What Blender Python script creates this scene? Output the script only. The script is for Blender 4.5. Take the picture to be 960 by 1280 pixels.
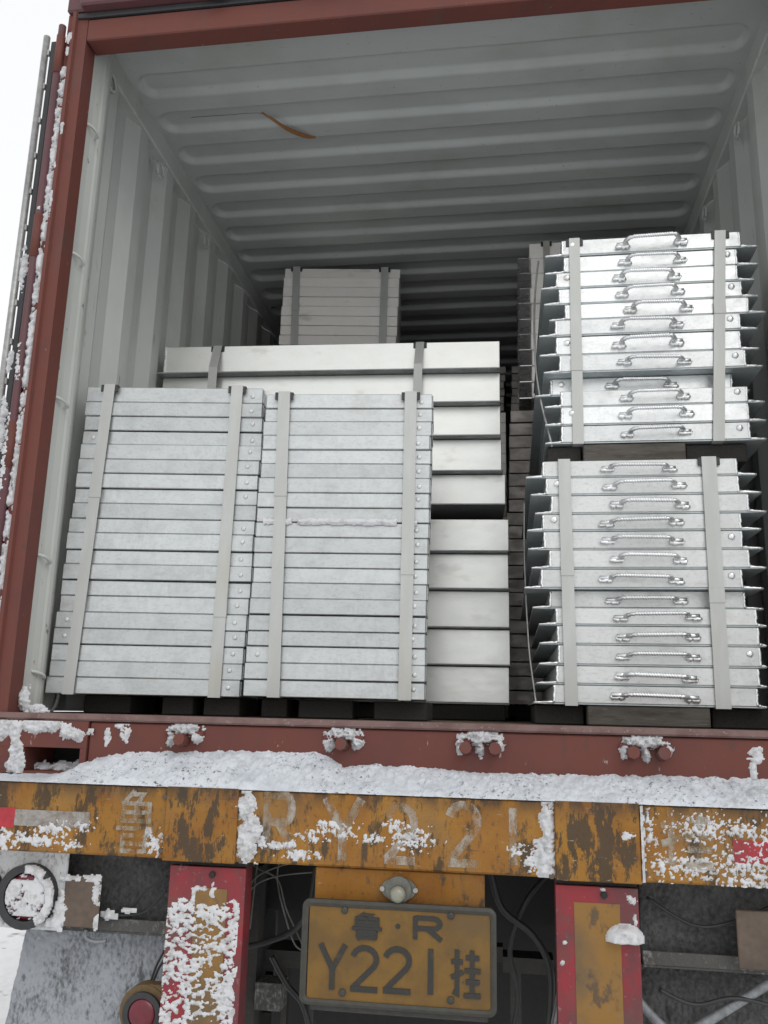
import bpy, bmesh, math, random
from mathutils import Vector, Matrix, noise
R = math.radians
random.seed(7)
for o in list(bpy.data.objects): bpy.data.objects.remove(o)
S = bpy.context.scene
COL = S.collection

# ------------------------------------------------------------------ camera
def cam_axes(t, y, r):
    f = Vector((-math.sin(y)*math.cos(t), math.cos(y)*math.cos(t), math.sin(t)))
    a = Vector((math.cos(y), math.sin(y), 0)); u = a.cross(f)
    return math.cos(r)*a + math.sin(r)*u, -math.sin(r)*a + math.cos(r)*u, f
cd = bpy.data.cameras.new('camera'); cam = bpy.data.objects.new('camera', cd); COL.objects.link(cam)
a, u, f = cam_axes(.2263, .1464, .0233)
M = Matrix((a, u, -f)).transposed().to_4x4(); M.translation = Vector((.2761, -2.3487, .027))
cam.matrix_world = M
cd.sensor_fit = 'VERTICAL'; cd.sensor_height = 36; cd.lens = 1078.33/1280*36
cd.clip_start = .02; cd.clip_end = 2000
S.camera = cam

# ------------------------------------------------------------------ overcast daylight
W = bpy.data.worlds.new('World'); S.world = W; W.use_nodes = True
nt = W.node_tree; bg = nt.nodes['Background']
sky = nt.nodes.new('ShaderNodeTexSky'); sky.sky_type = 'NISHITA'; sky.sun_disc = False
SUN_EL, SUN_AZ = 42, 150
sky.sun_elevation = R(SUN_EL); sky.sun_rotation = R(SUN_AZ); sky.dust_density = 4; sky.air_density = 1.5
hs = nt.nodes.new('ShaderNodeHueSaturation'); hs.inputs['Saturation'].default_value = .12
mx = nt.nodes.new('ShaderNodeMix'); mx.data_type = 'RGBA'; mx.inputs[0].default_value = .7
mx.inputs[7].default_value = (12.6, 12.8, 13.0, 1)          # flat cloud cover over the clear-sky model
nt.links.new(sky.outputs[0], hs.inputs['Color']); nt.links.new(hs.outputs[0], mx.inputs[6])
nt.links.new(mx.outputs[2], bg.inputs['Color']); bg.inputs['Strength'].default_value = .1
sl = bpy.data.lights.new('sun', 'SUN'); so = bpy.data.objects.new('sun', sl); COL.objects.link(so)
sl.energy = .5; sl.angle = R(35); sl.color = (1, .98, .95)
sd = Vector((math.sin(R(SUN_AZ))*math.cos(R(SUN_EL)), math.cos(R(SUN_AZ))*math.cos(R(SUN_EL)), math.sin(R(SUN_EL))))
so.rotation_euler = sd.to_track_quat('Z', 'Y').to_euler()
S.view_settings.view_transform = 'Standard'; S.view_settings.look = 'None'
S.view_settings.gamma = 1; S.view_settings.exposure = 0.0
S.cycles.max_bounces = 10; S.cycles.diffuse_bounces = 6
GROUND = -1.52

# ------------------------------------------------------------------ materials
class NB:
    def __init__(s, name, rough=.6, metallic=0, base=(.5,.5,.5)):
        s.m = bpy.data.materials.new(name); s.m.use_nodes = True
        s.t = s.m.node_tree; s.p = s.t.nodes['Principled BSDF']
        s.p.inputs['Roughness'].default_value = rough; s.p.inputs['Metallic'].default_value = metallic
        s.p.inputs['Base Color'].default_value = (*base, 1)
        s.g = s.t.nodes.new('ShaderNodeNewGeometry'); s.pos = s.g.outputs['Position']; s.c = None; s.col = tuple(base)
    def n(s, k, **kw):
        x = s.t.nodes.new(k)
        for a, v in kw.items(): setattr(x, a, v)
        return x
    def L(s, a, b): s.t.links.new(a, b)
    def noise(s, scale, detail=4, stretch=(1,1,1), rough=.55, off=(0,0,0), dist=0):
        mp = s.n('ShaderNodeMapping'); mp.inputs['Scale'].default_value = stretch; mp.inputs['Location'].default_value = off
        s.L(s.pos, mp.inputs[0])
        x = s.n('ShaderNodeTexNoise'); x.inputs['Scale'].default_value = scale; x.inputs['Detail'].default_value = detail
        x.inputs['Roughness'].default_value = rough; x.inputs['Distortion'].default_value = dist
        s.L(mp.outputs[0], x.inputs['Vector']); return x.outputs[0]
    def voro(s, scale, stretch=(1,1,1), out='Color'):
        mp = s.n('ShaderNodeMapping'); mp.inputs['Scale'].default_value = stretch; s.L(s.pos, mp.inputs[0])
        x = s.n('ShaderNodeTexVoronoi'); x.inputs['Scale'].default_value = scale; s.L(mp.outputs[0], x.inputs['Vector'])
        return x.outputs[out]
    def rng(s, v, lo, hi, a=0, b=1):
        x = s.n('ShaderNodeMapRange'); x.interpolation_type = 'SMOOTHSTEP'
        for i, q in enumerate((lo, hi, a, b)): x.inputs[i+1].default_value = q
        s.L(v, x.inputs[0]); return x.outputs[0]
    def axis(s, k):
        x = s.n('ShaderNodeSeparateXYZ'); s.L(s.pos, x.inputs[0]); return x.outputs[k]
    def math(s, op, a, b):
        x = s.n('ShaderNodeMath', operation=op)
        for i, q in enumerate((a, b)):
            if isinstance(q, (int, float)): x.inputs[i].default_value = q
            else: s.L(q, x.inputs[i])
        return x.outputs[0]
    def rand(s):
        return s.n('ShaderNodeObjectInfo').outputs['Random']
    def mix(s, fac, c):
        x = s.n('ShaderNodeMix', data_type='RGBA')
        if isinstance(fac, (int, float)): x.inputs[0].default_value = fac
        else: s.L(fac, x.inputs[0])
        if s.c is None: x.inputs[6].default_value = (*s.col, 1)
        else: s.L(s.c, x.inputs[6])
        x.inputs[7].default_value = (*c, 1); s.c = x.outputs[2]; s.L(s.c, s.p.inputs['Base Color']); return s
    def scale(s, v):     # multiply colour by a value socket
        x = s.n('ShaderNodeMix', data_type='RGBA', blend_type='MULTIPLY'); x.inputs[0].default_value = 1
        if s.c is None: x.inputs[6].default_value = (*s.col, 1)
        else: s.L(s.c, x.inputs[6])
        s.L(v, x.inputs[7]); s.c = x.outputs[2]; s.L(s.c, s.p.inputs['Base Color']); return s
    def rgh(s, v): s.L(v, s.p.inputs['Roughness']); return s
    def bump(s, v, strength=.3, dist=.002):
        x = s.n('ShaderNodeBump'); x.inputs['Strength'].default_value = strength; x.inputs['Distance'].default_value = dist
        s.L(v, x.inputs['Height'])
        if s.p.inputs['Normal'].links: s.L(s.p.inputs['Normal'].links[0].from_socket, x.inputs['Normal'])
        s.L(x.outputs[0], s.p.inputs['Normal']); return s

def galvanised(name, base, rough, metal=.85, stain=.35, oxide=(.42,.43,.42), spread=.07, streak=.45, wob=.12, rv=.12):
    b = NB(name, rough, metal, base); dk = tuple(x*.62 for x in base)
    b.mix(b.rng(b.noise(10, 6, (1.3,1,1.8), .62), .42, .70, 0, stain), oxide)
    b.mix(b.rng(b.noise(95, 6, (.8,1,1.6), .68), .48, .70, 0, streak), dk)
    b.mix(b.math('MULTIPLY', b.rng(b.noise(4, 4, off=(2,9,4)), .45, .62), b.rng(b.noise(55, 6, (1.4,1,.5), .7, (5,1,1)), .45, .62, 0, streak)), oxide)
    b.mix(b.rng(b.noise(6, 3, (1,1,2.4), off=(3,1,7)), .60, .76, 0, .35), (.36,.33,.29))
    b.mix(b.rng(b.noise(38, 6, (2.5,1,.5), off=(9,4,2)), .62, .72, 0, .4*stain), (.75,.76,.76))
    b.mix(b.rng(b.noise(130, 3, (.25,1,2.5), off=(1,1,9)), .70, .74, 0, .5), dk)
    b.scale(b.rng(b.rand(), 0, 1, 1-spread, 1+spread*.7))
    b.rgh(b.math('ADD', b.rng(b.noise(18, 6, (.8,1,1.6), .65), .3, .7, rough-rv, rough+rv), b.rng(b.rand(), 0, 1, -.04, .05)))
    b.bump(b.noise(260, 4), .1, .001); b.bump(b.noise(6, 2, (1,1,2)), wob, .004)
    return b.m
def plain(name, base, rough=.6, metal=0, dirt=(.03,.028,.025), amount=.4, sc=9, lo=.45, hi=.7, bump=.1, stretch=(1,1,1)):
    b = NB(name, rough, metal, base)
    b.mix(b.rng(b.noise(sc, 7, stretch, .6), lo, hi, 0, amount), dirt)
    b.scale(b.rng(b.noise(sc*6, 4), .3, .7, .85, 1.1))
    if bump: b.bump(b.noise(sc*14, 5), bump, .002)
    return b.m

M = {}
M['dull'] = galvanised('galvanised_dull', (.54,.56,.56), .41, .8, .55, (.42,.435,.43), .09, .42)
M['grey'] = galvanised('galvanised_grey', (.60,.61,.60), .46, .6, .25, (.5,.51,.5))
M['bright'] = galvanised('galvanised_bright', (.71,.725,.72), .36, .8, .5, (.56,.57,.57), .14, .4)
M['wide'] = galvanised('galvanised_wide', (.765,.77,.74), .34, .88, .2, (.66,.655,.58), .05, .08, .02, .03)
M['inner'] = galvanised('galvanised_far', (.93,.89,.85), .36, .2, .1, (.7,.66,.62), .05, .06, .01, .03)
M['shade'] = galvanised('galvanised_shade', (.34,.31,.29), .42, .7, .3, (.25,.22,.2), .25, .4, .05)  # darker copy of the stack steel, with the gap's shade in its colour
M['lip'] = galvanised('lip_steel_shaded', (.30,.31,.31), .5, .5, .3)  # plank steel made darker: underside shade put into the colour
M['flange'] = galvanised('flange_steel', (.42,.46,.47), .5, .5, .3)
M['weld'] = galvanised('weld_steel', (.85,.86,.86), .28, .8, .1)
M['rebar'] = galvanised('rebar_steel', (.72,.73,.74), .33, .9, .2)
b = NB('strap_steel', .5, .35, (.43,.435,.415)); b.mix(b.rng(b.noise(9, 5, (3,1,.6)), .4, .7, 0, .5), (.50,.51,.505))
b.mix(b.rng(b.noise(3, 3), .5, .7, 0, .3), (.42,.38,.28)); b.bump(b.noise(120, 3, (4,1,.3)), .1, .001); M['strap'] = b.m
M['clip'] = plain('edge_protector_black', (.03,.03,.032), .5, 0)
# container paint
b = NB('container_red', .62, 0, (.135,.044,.034)); b.p.inputs['Specular IOR Level'].default_value = .25; b.mix(b.rng(b.noise(5, 6), .42, .7, 0, .5), (.10,.039,.037))
b.mix(b.rng(b.noise(24, 9, (1,1,.5), .72), .54, .68, 0, .8), (.09,.045,.035)); b.mix(b.rng(b.noise(55, 5, (1,1,.35), off=(5,5,5)), .69, .75, 0, .7), (.42,.36,.33))
b.mix(b.rng(b.noise(3.5, 5, (4,1,1), off=(1,8,2)), .56, .72, 0, .6), (.10,.06,.05))
b.bump(b.noise(90, 4), .15, .002); M['red'] = b.m
b = NB('container_red_dark', .6, 0, (.10,.038,.042)); b.mix(b.rng(b.noise(7, 6), .45, .7, 0, .5), (.06,.03,.035)); M['reddark'] = b.m
b = NB('interior_grey_paint', .5, 0, (.48,.495,.475)); b.mix(b.rng(b.noise(3, 6, (1,1,.4)), .45, .72, 0, .45), (.33,.35,.33))
b.mix(b.rng(b.noise(30, 8, (1,1,.2), .7), .63, .70, 0, .75), (.17,.13,.11)); b.mix(b.rng(b.noise(70, 4, (1,2,.35), .6, (3,3,1)), .68, .73, 0, .7), (.62,.63,.62)); b.mix(b.rng(b.noise(2.2, 6, (1,1,.7), .65, (1,5,5)), .5, .68, 0, .5), (.37,.365,.33)); b.mix(b.rng(b.noise(11, 6, (2,2,.3), off=(4,1,1)), .64, .75, 0, .4), (.28,.27,.24))
b.bump(b.noise(60, 4), .06, .002); M['inside'] = b.m
b = NB('interior_roof_paint', .55, 0, (.43,.45,.44)); b.mix(b.rng(b.noise(2.5, 6, (1,2,1)), .42, .7, 0, .5), (.35,.365,.355))
b.mix(b.rng(b.noise(70, 5), .68, .73, 0, .6), (.15,.12,.10)); b.mix(b.rng(b.noise(24, 7, (.5,2,1), .7), .62, .70, 0, .5), (.22,.20,.18)); b.mix(b.rng(b.noise(1.6, 6, rough=.65, off=(5,5,5)), .5, .7, 0, .5), (.33,.33,.30)); b.bump(b.noise(5, 3), .3, .008); M['roof'] = b.m
b = NB('lining_paint', .5, 0, (.47,.48,.455)); b.mix(b.rng(b.noise(6, 6, (1,1,.3)), .45, .7, 0, .5), (.36,.37,.34)); b.mix(b.rng(b.noise(26, 7, (1,1,.45), .7), .63, .68, 0, .85), (.10,.085,.075)); b.mix(b.rng(b.noise(30, 5, (1,1,.5), .6, (7,3,2)), .68, .71, 0, .8), (.32,.07,.06)); M['lining'] = b.m
b = NB('dusty_red', .75, 0, (.17,.105,.095)); b.mix(b.rng(b.noise(14, 7), .4, .66, 0, .8), (.115,.06,.055)); b.mix(b.rng(b.noise(90, 5), .62, .7, 0, .7), (.26,.23,.21)); b.bump(b.noise(120, 4), .4, .003); M['dustred'] = b.m
M['rubber'] = plain('black_rubber', (.025,.025,.027), .55)
M['rod'] = plain('grey_rod', (.34,.34,.33), .4, .5, amount=.3)
M['ply'] = plain('plywood_floor', (.13,.085,.05), .7, amount=.5)
b = NB('dark_timber', .85, 0, (.020,.018,.016)); b.mix(b.rng(b.noise(30, 6, (6,.6,6)), .45, .7), (.010,.009,.008)); M['timberdark'] = b.m
b = NB('grey_timber', .85, 0, (.085,.076,.065)); b.mix(b.rng(b.noise(12, 6, (.6,1,3), .65), .4, .66), (.05,.043,.035)); b.mix(b.rng(b.noise(60, 5, (.3,1,4)), .58, .7, 0, .6), (.15,.14,.125))
b.bump(b.noise(40, 5, (.4,1,4)), .5, .004); M['timber'] = b.m
# trailer paint
def yellow(name, base, k, soft):
    b = NB(name, .6, 0, base); z = b.axis('Z'); b.p.inputs['Specular IOR Level'].default_value = .3
    b.mix(b.rng(b.noise(5, 6, rough=.6), .38, .66, 0, .75), (base[0]*.68, base[1]*.55, base[2]*.6))
    b.mix(b.rng(b.noise(4, 5, off=(7,7,1)), .46, .70, 0, .65), (.16,.115,.065))
    b.mix(b.rng(b.noise(17, 9, (1.2,1,.45), .74, (2,1,5)), .57-.075*k-soft*.4, .59-.075*k+soft, 0, .9), (.052,.038,.024))
    b.mix(b.rng(b.noise(45, 9, (1.6,1,.5), .75, (4,2,9)), .55, .66, 0, .75), (.085,.045,.02))
    b.mix(b.rng(b.noise(70, 7, (1,1,1), .72, (1,6,3)), .59, .66, 0, .65), (.045,.034,.025))
    b.mix(b.rng(b.noise(26, 6, (.25,1,2.6), .7, (6,6,3)), .64, .68, 0, .6), (.07,.05,.032))
    b.mix(b.rng(b.noise(110, 4, (.35,1,1.6)), .67, .73, 0, .6), (.36,.32,.26))
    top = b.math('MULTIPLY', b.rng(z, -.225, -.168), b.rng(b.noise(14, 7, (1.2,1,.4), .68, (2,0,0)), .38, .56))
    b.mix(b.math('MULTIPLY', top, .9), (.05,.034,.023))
    b.rgh(b.rng(b.noise(12, 4), .3, .7, .5, .8)); b.bump(b.noise(70, 5), .3, .003); return b.m
M['yellow'] = yellow('bumper_yellow', (.29,.138,.024), .5, .04)
M['patch'] = yellow('cover_plate_yellow', (.28,.132,.022), .95, .015)
M['board'] = yellow('board_yellow', (.23,.098,.012), .1, .05)
b = NB('plate_yellow', .6, 0, (.165,.085,.010)); b.mix(b.rng(b.noise(12, 7, rough=.65), .38, .62, 0, .85), (.11,.058,.011)); b.mix(b.rng(b.noise(70, 6), .66, .72, 0, .9), (.05,.04,.03))
b.mix(b.rng(b.noise(4, 4, off=(1,1,3)), .5, .75, 0, .6), (.11,.075,.032)); M['plate'] = b.m
M['plateink'] = plain('plate_black', (.022,.021,.018), .6, amount=.5, dirt=(.06,.045,.018), sc=40, lo=.55, hi=.7)
M['plateframe'] = plain('plate_frame_grey', (.045,.043,.035), .5, .2, amount=.5)
b = NB('ghost_white_paint', .6, 0, (.42,.39,.34)); b.mix(b.rng(b.noise(18, 6), .45, .65), (.30,.24,.16))
ga = b.math('MULTIPLY', b.rng(b.noise(36, 8, (1,1,.6), .72, (6,2,1)), .40, .62, .05, .75), b.rng(b.noise(8, 4, off=(3,3,8)), .30, .50, .3, 1)); b.L(ga, b.p.inputs['Alpha']); M['ghost'] = b.m
b = NB('stripe_red', .55, 0, (.24,.014,.022)); b.mix(b.rng(b.noise(8, 6, (1,1,.6), .65), .36, .60, 0, .9), (.11,.026,.03)); b.mix(b.rng(b.noise(26, 7, (1,1,.6), .7), .56, .66, 0, .8), (.085,.045,.04)); b.mix(b.rng(b.noise(90, 5), .64, .70, 0, .7), (.16,.12,.11)); b.mix(b.rng(b.noise(4, 5, off=(2,2,2)), .48, .66, 0, .75), (.095,.055,.042)); b.bump(b.noise(60, 5), .3, .002); M['stripe_red'] = b.m
b = NB('stripe_yellow', .6, 0, (.23,.115,.02)); b.mix(b.rng(b.noise(7, 6, (1,1,.6)), .36, .62, 0, .95), (.125,.078,.036)); b.mix(b.rng(b.noise(16, 7, (1,1,.7), .68), .56, .66, 0, .85), (.07,.048,.03)); b.mix(b.rng(b.noise(60, 5), .64, .7, 0, .6), (.20,.13,.06)); b.bump(b.noise(60, 5), .3, .002); M['stripe_yellow'] = b.m
M['tape_red'] = plain('tape_red', (.36,.02,.03), .35, amount=.35)
M['tape_silver'] = plain('tape_silver', (.30,.28,.26), .5, .2, amount=.7, dirt=(.13,.08,.05), sc=30, lo=.4)
M['brown'] = plain('brown_steel', (.105,.075,.055), .6, .1, amount=.6, dirt=(.05,.038,.03), sc=8)
M['chassis'] = plain('chassis_dark', (.016,.015,.014), .7, .1, amount=.5, dirt=(.012,.012,.012))
M['chassisgrey'] = plain('chassis_dusty', (.05,.047,.043), .75, .1, amount=.6, dirt=(.03,.03,.03), sc=14)
M['wire'] = plain('wire_grey', (.16,.155,.145), .5, amount=.3)
M['wireblack'] = plain('wire_black', (.02,.02,.02), .5, amount=.2)
M['pipe'] = plain('pipe_grey', (.22,.23,.24), .5, .2, amount=.7, dirt=(.06,.06,.06), sc=16)
M['lens'] = plain('lens_red', (.13,.012,.022), .3, amount=.4, dirt=(.12,.03,.04))
M['lamp'] = plain('lamp_clear', (.22,.215,.17), .25, amount=.4, dirt=(.15,.14,.1))
M['lampbody'] = plain('lamp_body', (.14,.14,.12), .5, .3, amount=.5)
M['rimyellow'] = plain('rim_dirty_yellow', (.12,.075,.025), .6, amount=.7, dirt=(.06,.05,.04), sc=25)
M['tyre'] = plain('tyre_rubber', (.025,.025,.025), .8)
M['orange'] = plain('orange_tape', (.24,.105,.035), .6, amount=.5, dirt=(.2,.08,.02), sc=30)
def frosty(name, dark, lo, hi, scale=(1,1,.7), white=(.62,.64,.67), spot=True):
    b = NB(name, .8, 0, dark)
    fine = b.noise(95, 6, scale, .6); big = b.noise(6, 5, off=(2,5,1))
    v = b.math('ADD', b.math('MULTIPLY', fine, .55), b.math('MULTIPLY', big, .45))
    b.mix(b.rng(v, lo, hi), white)
    if spot: b.mix(b.rng(b.noise(22, 4, (1,1,.7), off=(9,1,1)), .62, .70, 0, .85), tuple(x*1.2 for x in dark))
    b.bump(v, .9, .012); return b.m
M['flap_snowy'] = frosty('mud_flap_snowy', (.07,.072,.075), .30, .54, (1.2,1,.7), (.32,.335,.36))
M['flap_dusted'] = frosty('mud_flap_dusted', (.022,.022,.023), .30, .75, (1,1,.85), (.115,.115,.112))
M['plate_frost'] = frosty('bracket_frosted', (.07,.068,.06), .30, .52, white=(.62,.63,.64))
M['angle'] = frosty('angle_bar_dusty', (.07,.068,.062), .5, .75, white=(.35,.35,.34), spot=False)
b = NB('snow', .75, 0, (.57,.595,.63)); b.mix(b.rng(b.noise(9, 7, rough=.65), .46, .68, 0, .7), (.38,.40,.43)); b.mix(b.math('MULTIPLY', b.rng(b.noise(6, 4, off=(8,1,3)), .38, .58), b.rng(b.noise(80, 6, (1,1,1.3), .7, (1,2,3)), .565, .63, 0, .9)), (.07,.065,.06)); b.mix(b.rng(b.noise(170, 3), .68, .73, 0, .5), (.2,.2,.2)); b.mix(b.rng(b.noise(5, 6, off=(4,4,4), rough=.65), .55, .68, 0, .7), (.22,.22,.22))
b.p.inputs['Subsurface Weight'].default_value = .15; b.p.inputs['Subsurface Radius'].default_value = (.01,.012,.015); b.bump(b.noise(220, 5), .5, .003); M['snow'] = b.m
b = NB('clean_snow', .7, 0, (.56,.565,.58)); b.mix(b.rng(b.noise(40, 6, rough=.65), .45, .68, 0, .75), (.33,.315,.30)); b.bump(b.noise(220, 4), .4, .003); M['snowclean'] = b.m
b = NB('yard_snow', .8, 0, (.84,.85,.86)); b.mix(b.rng(b.noise(.7, 8, rough=.65), .56, .70, 0, .7), (.16,.14,.125)); b.mix(b.rng(b.noise(5, 6), .58, .7, 0, .7), (.08,.07,.065)); b.bump(b.noise(3, 8), .7, .08); M['yard'] = b.m

# ------------------------------------------------------------------ helpers
def tag(o, label=None, cat=None, group=None, kind=None):
    for k, v in (('label', label), ('category', cat), ('group', group), ('kind', kind)):
        if v: o[k] = v
    return o
def mesh_obj(name, bm, mat, parent=None, loc=None, smooth=False, recalc=True):
    if recalc: bmesh.ops.recalc_face_normals(bm, faces=bm.faces[:])
    me = bpy.data.meshes.new(name); bm.to_mesh(me); bm.free()
    for m in (mat if isinstance(mat, (list, tuple)) else [mat]): me.materials.append(m)
    if smooth:
        for p in me.polygons: p.use_smooth = True
    o = bpy.data.objects.new(name, me); COL.objects.link(o)
    if parent: o.parent = parent
    if loc: o.location = loc
    return o
def empty(name, loc=(0,0,0)):
    o = bpy.data.objects.new(name, None); o.empty_display_size = .1; COL.objects.link(o); o.location = loc; return o
def inst(name, me, parent=None, loc=(0,0,0), scale=None, rot=None):
    o = bpy.data.objects.new(name, me); COL.objects.link(o); o.location = loc
    if parent: o.parent = parent
    if scale: o.scale = scale
    if rot: o.rotation_euler = rot
    return o
def box(bm, lo, hi, bev=0, mat=0):
    x0,y0,z0 = lo; x1,y1,z1 = hi
    vs = [bm.verts.new(p) for p in ((x0,y0,z0),(x1,y0,z0),(x1,y1,z0),(x0,y1,z0),(x0,y0,z1),(x1,y0,z1),(x1,y1,z1),(x0,y1,z1))]
    fs = [bm.faces.new([vs[i] for i in q]) for q in ((3,2,1,0),(4,5,6,7),(0,1,5,4),(1,2,6,5),(2,3,7,6),(3,0,4,7))]
    for q in fs: q.material_index = mat
    if bev:
        es = list({e for q in fs for e in q.edges})
        bmesh.ops.bevel(bm, geom=es, offset=bev, segments=1, affect='EDGES', profile=.5)
def boxes(name, lst, mat, parent=None, bev=0, loc=None):
    bm = bmesh.new()
    for lo, hi in lst: box(bm, lo, hi, bev)
    return mesh_obj(name, bm, mat, parent, loc)
def tube(bm, pts, r, n=8, caps=True, rf=None):
    pts = [Vector(p) for p in pts]; rings = []; up = None
    for i, p in enumerate(pts):
        d = (pts[min(i+1, len(pts)-1)] - pts[max(i-1, 0)]).normalized()
        if up is None: up = Vector((0,0,1)) if abs(d.z) < .9 else Vector((0,1,0))
        s = d.cross(up).normalized(); up = s.cross(d).normalized()
        rings.append([bm.verts.new(p + (math.cos(k*2*math.pi/n)*s + math.sin(k*2*math.pi/n)*up)*(rf(i, k) if rf else r)) for k in range(n)])
    for A, B in zip(rings, rings[1:]):
        for k in range(n): bm.faces.new((A[k], A[(k+1)%n], B[(k+1)%n], B[k]))
    if caps: bm.faces.new(rings[0][::-1]); bm.faces.new(rings[-1])
def smoothpath(P, sub=6):
    P = [Vector(p) for p in P]; out = []
    for i in range(len(P)-1):
        p0, p1, p2, p3 = P[max(i-1,0)], P[i], P[i+1], P[min(i+2, len(P)-1)]
        for k in range(sub):
            t = k/sub
            out.append(.5*((2*p1)+(p2-p0)*t+(2*p0-5*p1+4*p2-p3)*t*t+(3*p1-p0-3*p2+p3)*t**3))
    out.append(P[-1]); return out
def disc_prism(bm, c, r, y0, y1, n=24, sx=1, sz=1, dome=0):    # axis along Y, front at y0 (nearer the road)
    A = [bm.verts.new((c[0]+r*sx*math.cos(i*2*math.pi/n), y0, c[1]+r*sz*math.sin(i*2*math.pi/n))) for i in range(n)]
    B = [bm.verts.new((v.co.x, y1, v.co.z)) for v in A]
    for i in range(n): bm.faces.new((A[i], A[(i+1)%n], B[(i+1)%n], B[i]))
    if dome:
        Rg = A
        for k in (1, 2, 3):
            t = k/4*math.pi/2
            Q = [bm.verts.new((c[0]+r*sx*math.cos(t)*math.cos(i*2*math.pi/n), y0-dome*math.sin(t), c[1]+r*sz*math.cos(t)*math.sin(i*2*math.pi/n))) for i in range(n)]
            for i in range(n): bm.faces.new((Rg[i], Rg[(i+1)%n], Q[(i+1)%n], Q[i]))
            Rg = Q
        bm.faces.new(Rg)
    else: bm.faces.new(A)
    bm.faces.new(B)
def ring_prism(bm, c, r0, r1, y0, y1, n=28, sx=1, sz=1):
    L = []
    for r, y in ((r1,y1),(r1,y0),(r0,y0),(r0,y1)):
        L.append([bm.verts.new((c[0]+r*sx*math.cos(i*2*math.pi/n), y, c[1]+r*sz*math.sin(i*2*math.pi/n))) for i in range(n)])
    for a in range(4):
        A, B = L[a], L[(a+1)%4]
        for i in range(n): bm.faces.new((A[i], A[(i+1)%n], B[(i+1)%n], B[i]))
def stroke(bm, pts, w, y0, y1):             # a flat brush stroke in the XZ plane, mitred, one closed solid
    P = [Vector((p[0], p[1])) for p in pts]; Lf, Rt = [], []
    for i, p in enumerate(P):
        d0 = (P[i]-P[i-1]).normalized() if i else (P[1]-P[0]).normalized()
        d1 = (P[i+1]-P[i]).normalized() if i < len(P)-1 else d0
        t = (d0+d1); t = t.normalized() if t.length > .1 else d1
        nrm = Vector((-t.y, t.x)); k = w/2/max(.45, nrm.dot(Vector((-d1.y, d1.x))))
        Lf.append(p+nrm*k); Rt.append(p-nrm*k)
    def vv(q, y): return bm.verts.new((q.x, y, q.y))
    fl = [vv(q,y0) for q in Lf]; fr = [vv(q,y0) for q in Rt]; bl = [vv(q,y1) for q in Lf]; br = [vv(q,y1) for q in Rt]
    for i in range(len(P)-1):
        bm.faces.new((fl[i],fl[i+1],fr[i+1],fr[i])); bm.faces.new((bl[i],br[i],br[i+1],bl[i+1]))
        bm.faces.new((fl[i],bl[i],bl[i+1],fl[i+1])); bm.faces.new((fr[i],fr[i+1],br[i+1],br[i]))
    bm.faces.new((fl[0],fr[0],br[0],bl[0])); bm.faces.new((fl[-1],bl[-1],br[-1],fr[-1]))
def nz(x, y, z=0, s=1): return noise.noise(Vector((x*s, y*s, z*s)))
def fbm(x, y, z, s, o=4): return noise.fractal(Vector((x*s, y*s, z*s)), 1.0, 2.0, o)
def lumps(x, y, s, seed=0):                 # rounded clumps, 0..1
    d = noise.voronoi(Vector((x*s+seed*17.3, y*s, seed*3.1)))[0]
    return max(0, 1-d[0]*1.25)
def crust(name, mat, o, U, V, N, w, h, step, fn, parent=None, smooth=True):
    """a crust of snow on a face: thickness fn(u,v) above the plane (o,U,V), nothing where it is not positive"""
    o, U, V, N = Vector(o), Vector(U), Vector(V), Vector(N)
    nu, nv = max(2, int(w/step)), max(2, int(h/step))
    T = [[fn(i*w/nu, j*h/nv) for j in range(nv+1)] for i in range(nu+1)]
    bm = bmesh.new(); vv = {}
    def vert(i, j):
        if (i, j) not in vv:
            t = T[i][j]; vv[i, j] = bm.verts.new(o+U*(i*w/nu)+V*(j*h/nv)+N*(t if t > 0 else -.0015))
        return vv[i, j]
    for i in range(nu):
        for j in range(nv):
            if max(T[i][j], T[i+1][j], T[i][j+1], T[i+1][j+1]) > 0:
                bm.faces.new((vert(i,j), vert(i+1,j), vert(i+1,j+1), vert(i,j+1)))
    return mesh_obj(name, bm, mat, parent, smooth=smooth, recalc=False)
def facade(name, mat, x0, x1, z0, z1, y, step, fn, parent=None):      # crust on a face that looks towards the road (-Y); fn(X, Z)
    return crust(name, mat, (x0,y,z0), (1,0,0), (0,0,1), (0,-1,0), x1-x0, z1-z0, step, lambda u, v: fn(x0+u, z0+v), parent)
def ell(x, z, cx, cz, rx, rz): return 1-math.hypot((x-cx)/rx, (z-cz)/rz)
ORD = 'topmost,second,third,fourth,fifth,sixth,seventh,eighth,ninth,tenth,eleventh,twelfth,thirteenth,fourteenth,fifteenth,sixteenth,seventeenth,eighteenth,nineteenth,twentieth,twenty-first,twenty-second,twenty-third,twenty-fourth'.split(',')
def nth(i, n):
    if i == 0: return 'topmost'
    if i == n-1: return 'bottommost'
    return ORD[i]+' from the top'

# ------------------------------------------------------------------ ground
bm = bmesh.new()
def gh(x, y): return GROUND + .05*fbm(x, y, 0, .35, 5)*min(1, max(0, (math.hypot(x, y-1)-2.2)/3)) + .012*fbm(x, y, 3, 2.3, 3)
xs = [-400,-150,-60,-30,-18] + [-12+.3*i for i in range(81)] + [18,30,60,150,400]
gv = [[bm.verts.new((x, y, gh(x, y))) for y in xs] for x in xs]
for i in range(len(xs)-1):
    for j in range(len(xs)-1): bm.faces.new((gv[i][j], gv[i+1][j], gv[i+1][j+1], gv[i][j+1]))
tag(mesh_obj('ground', bm, M['yard'], smooth=True), kind='structure')

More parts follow.
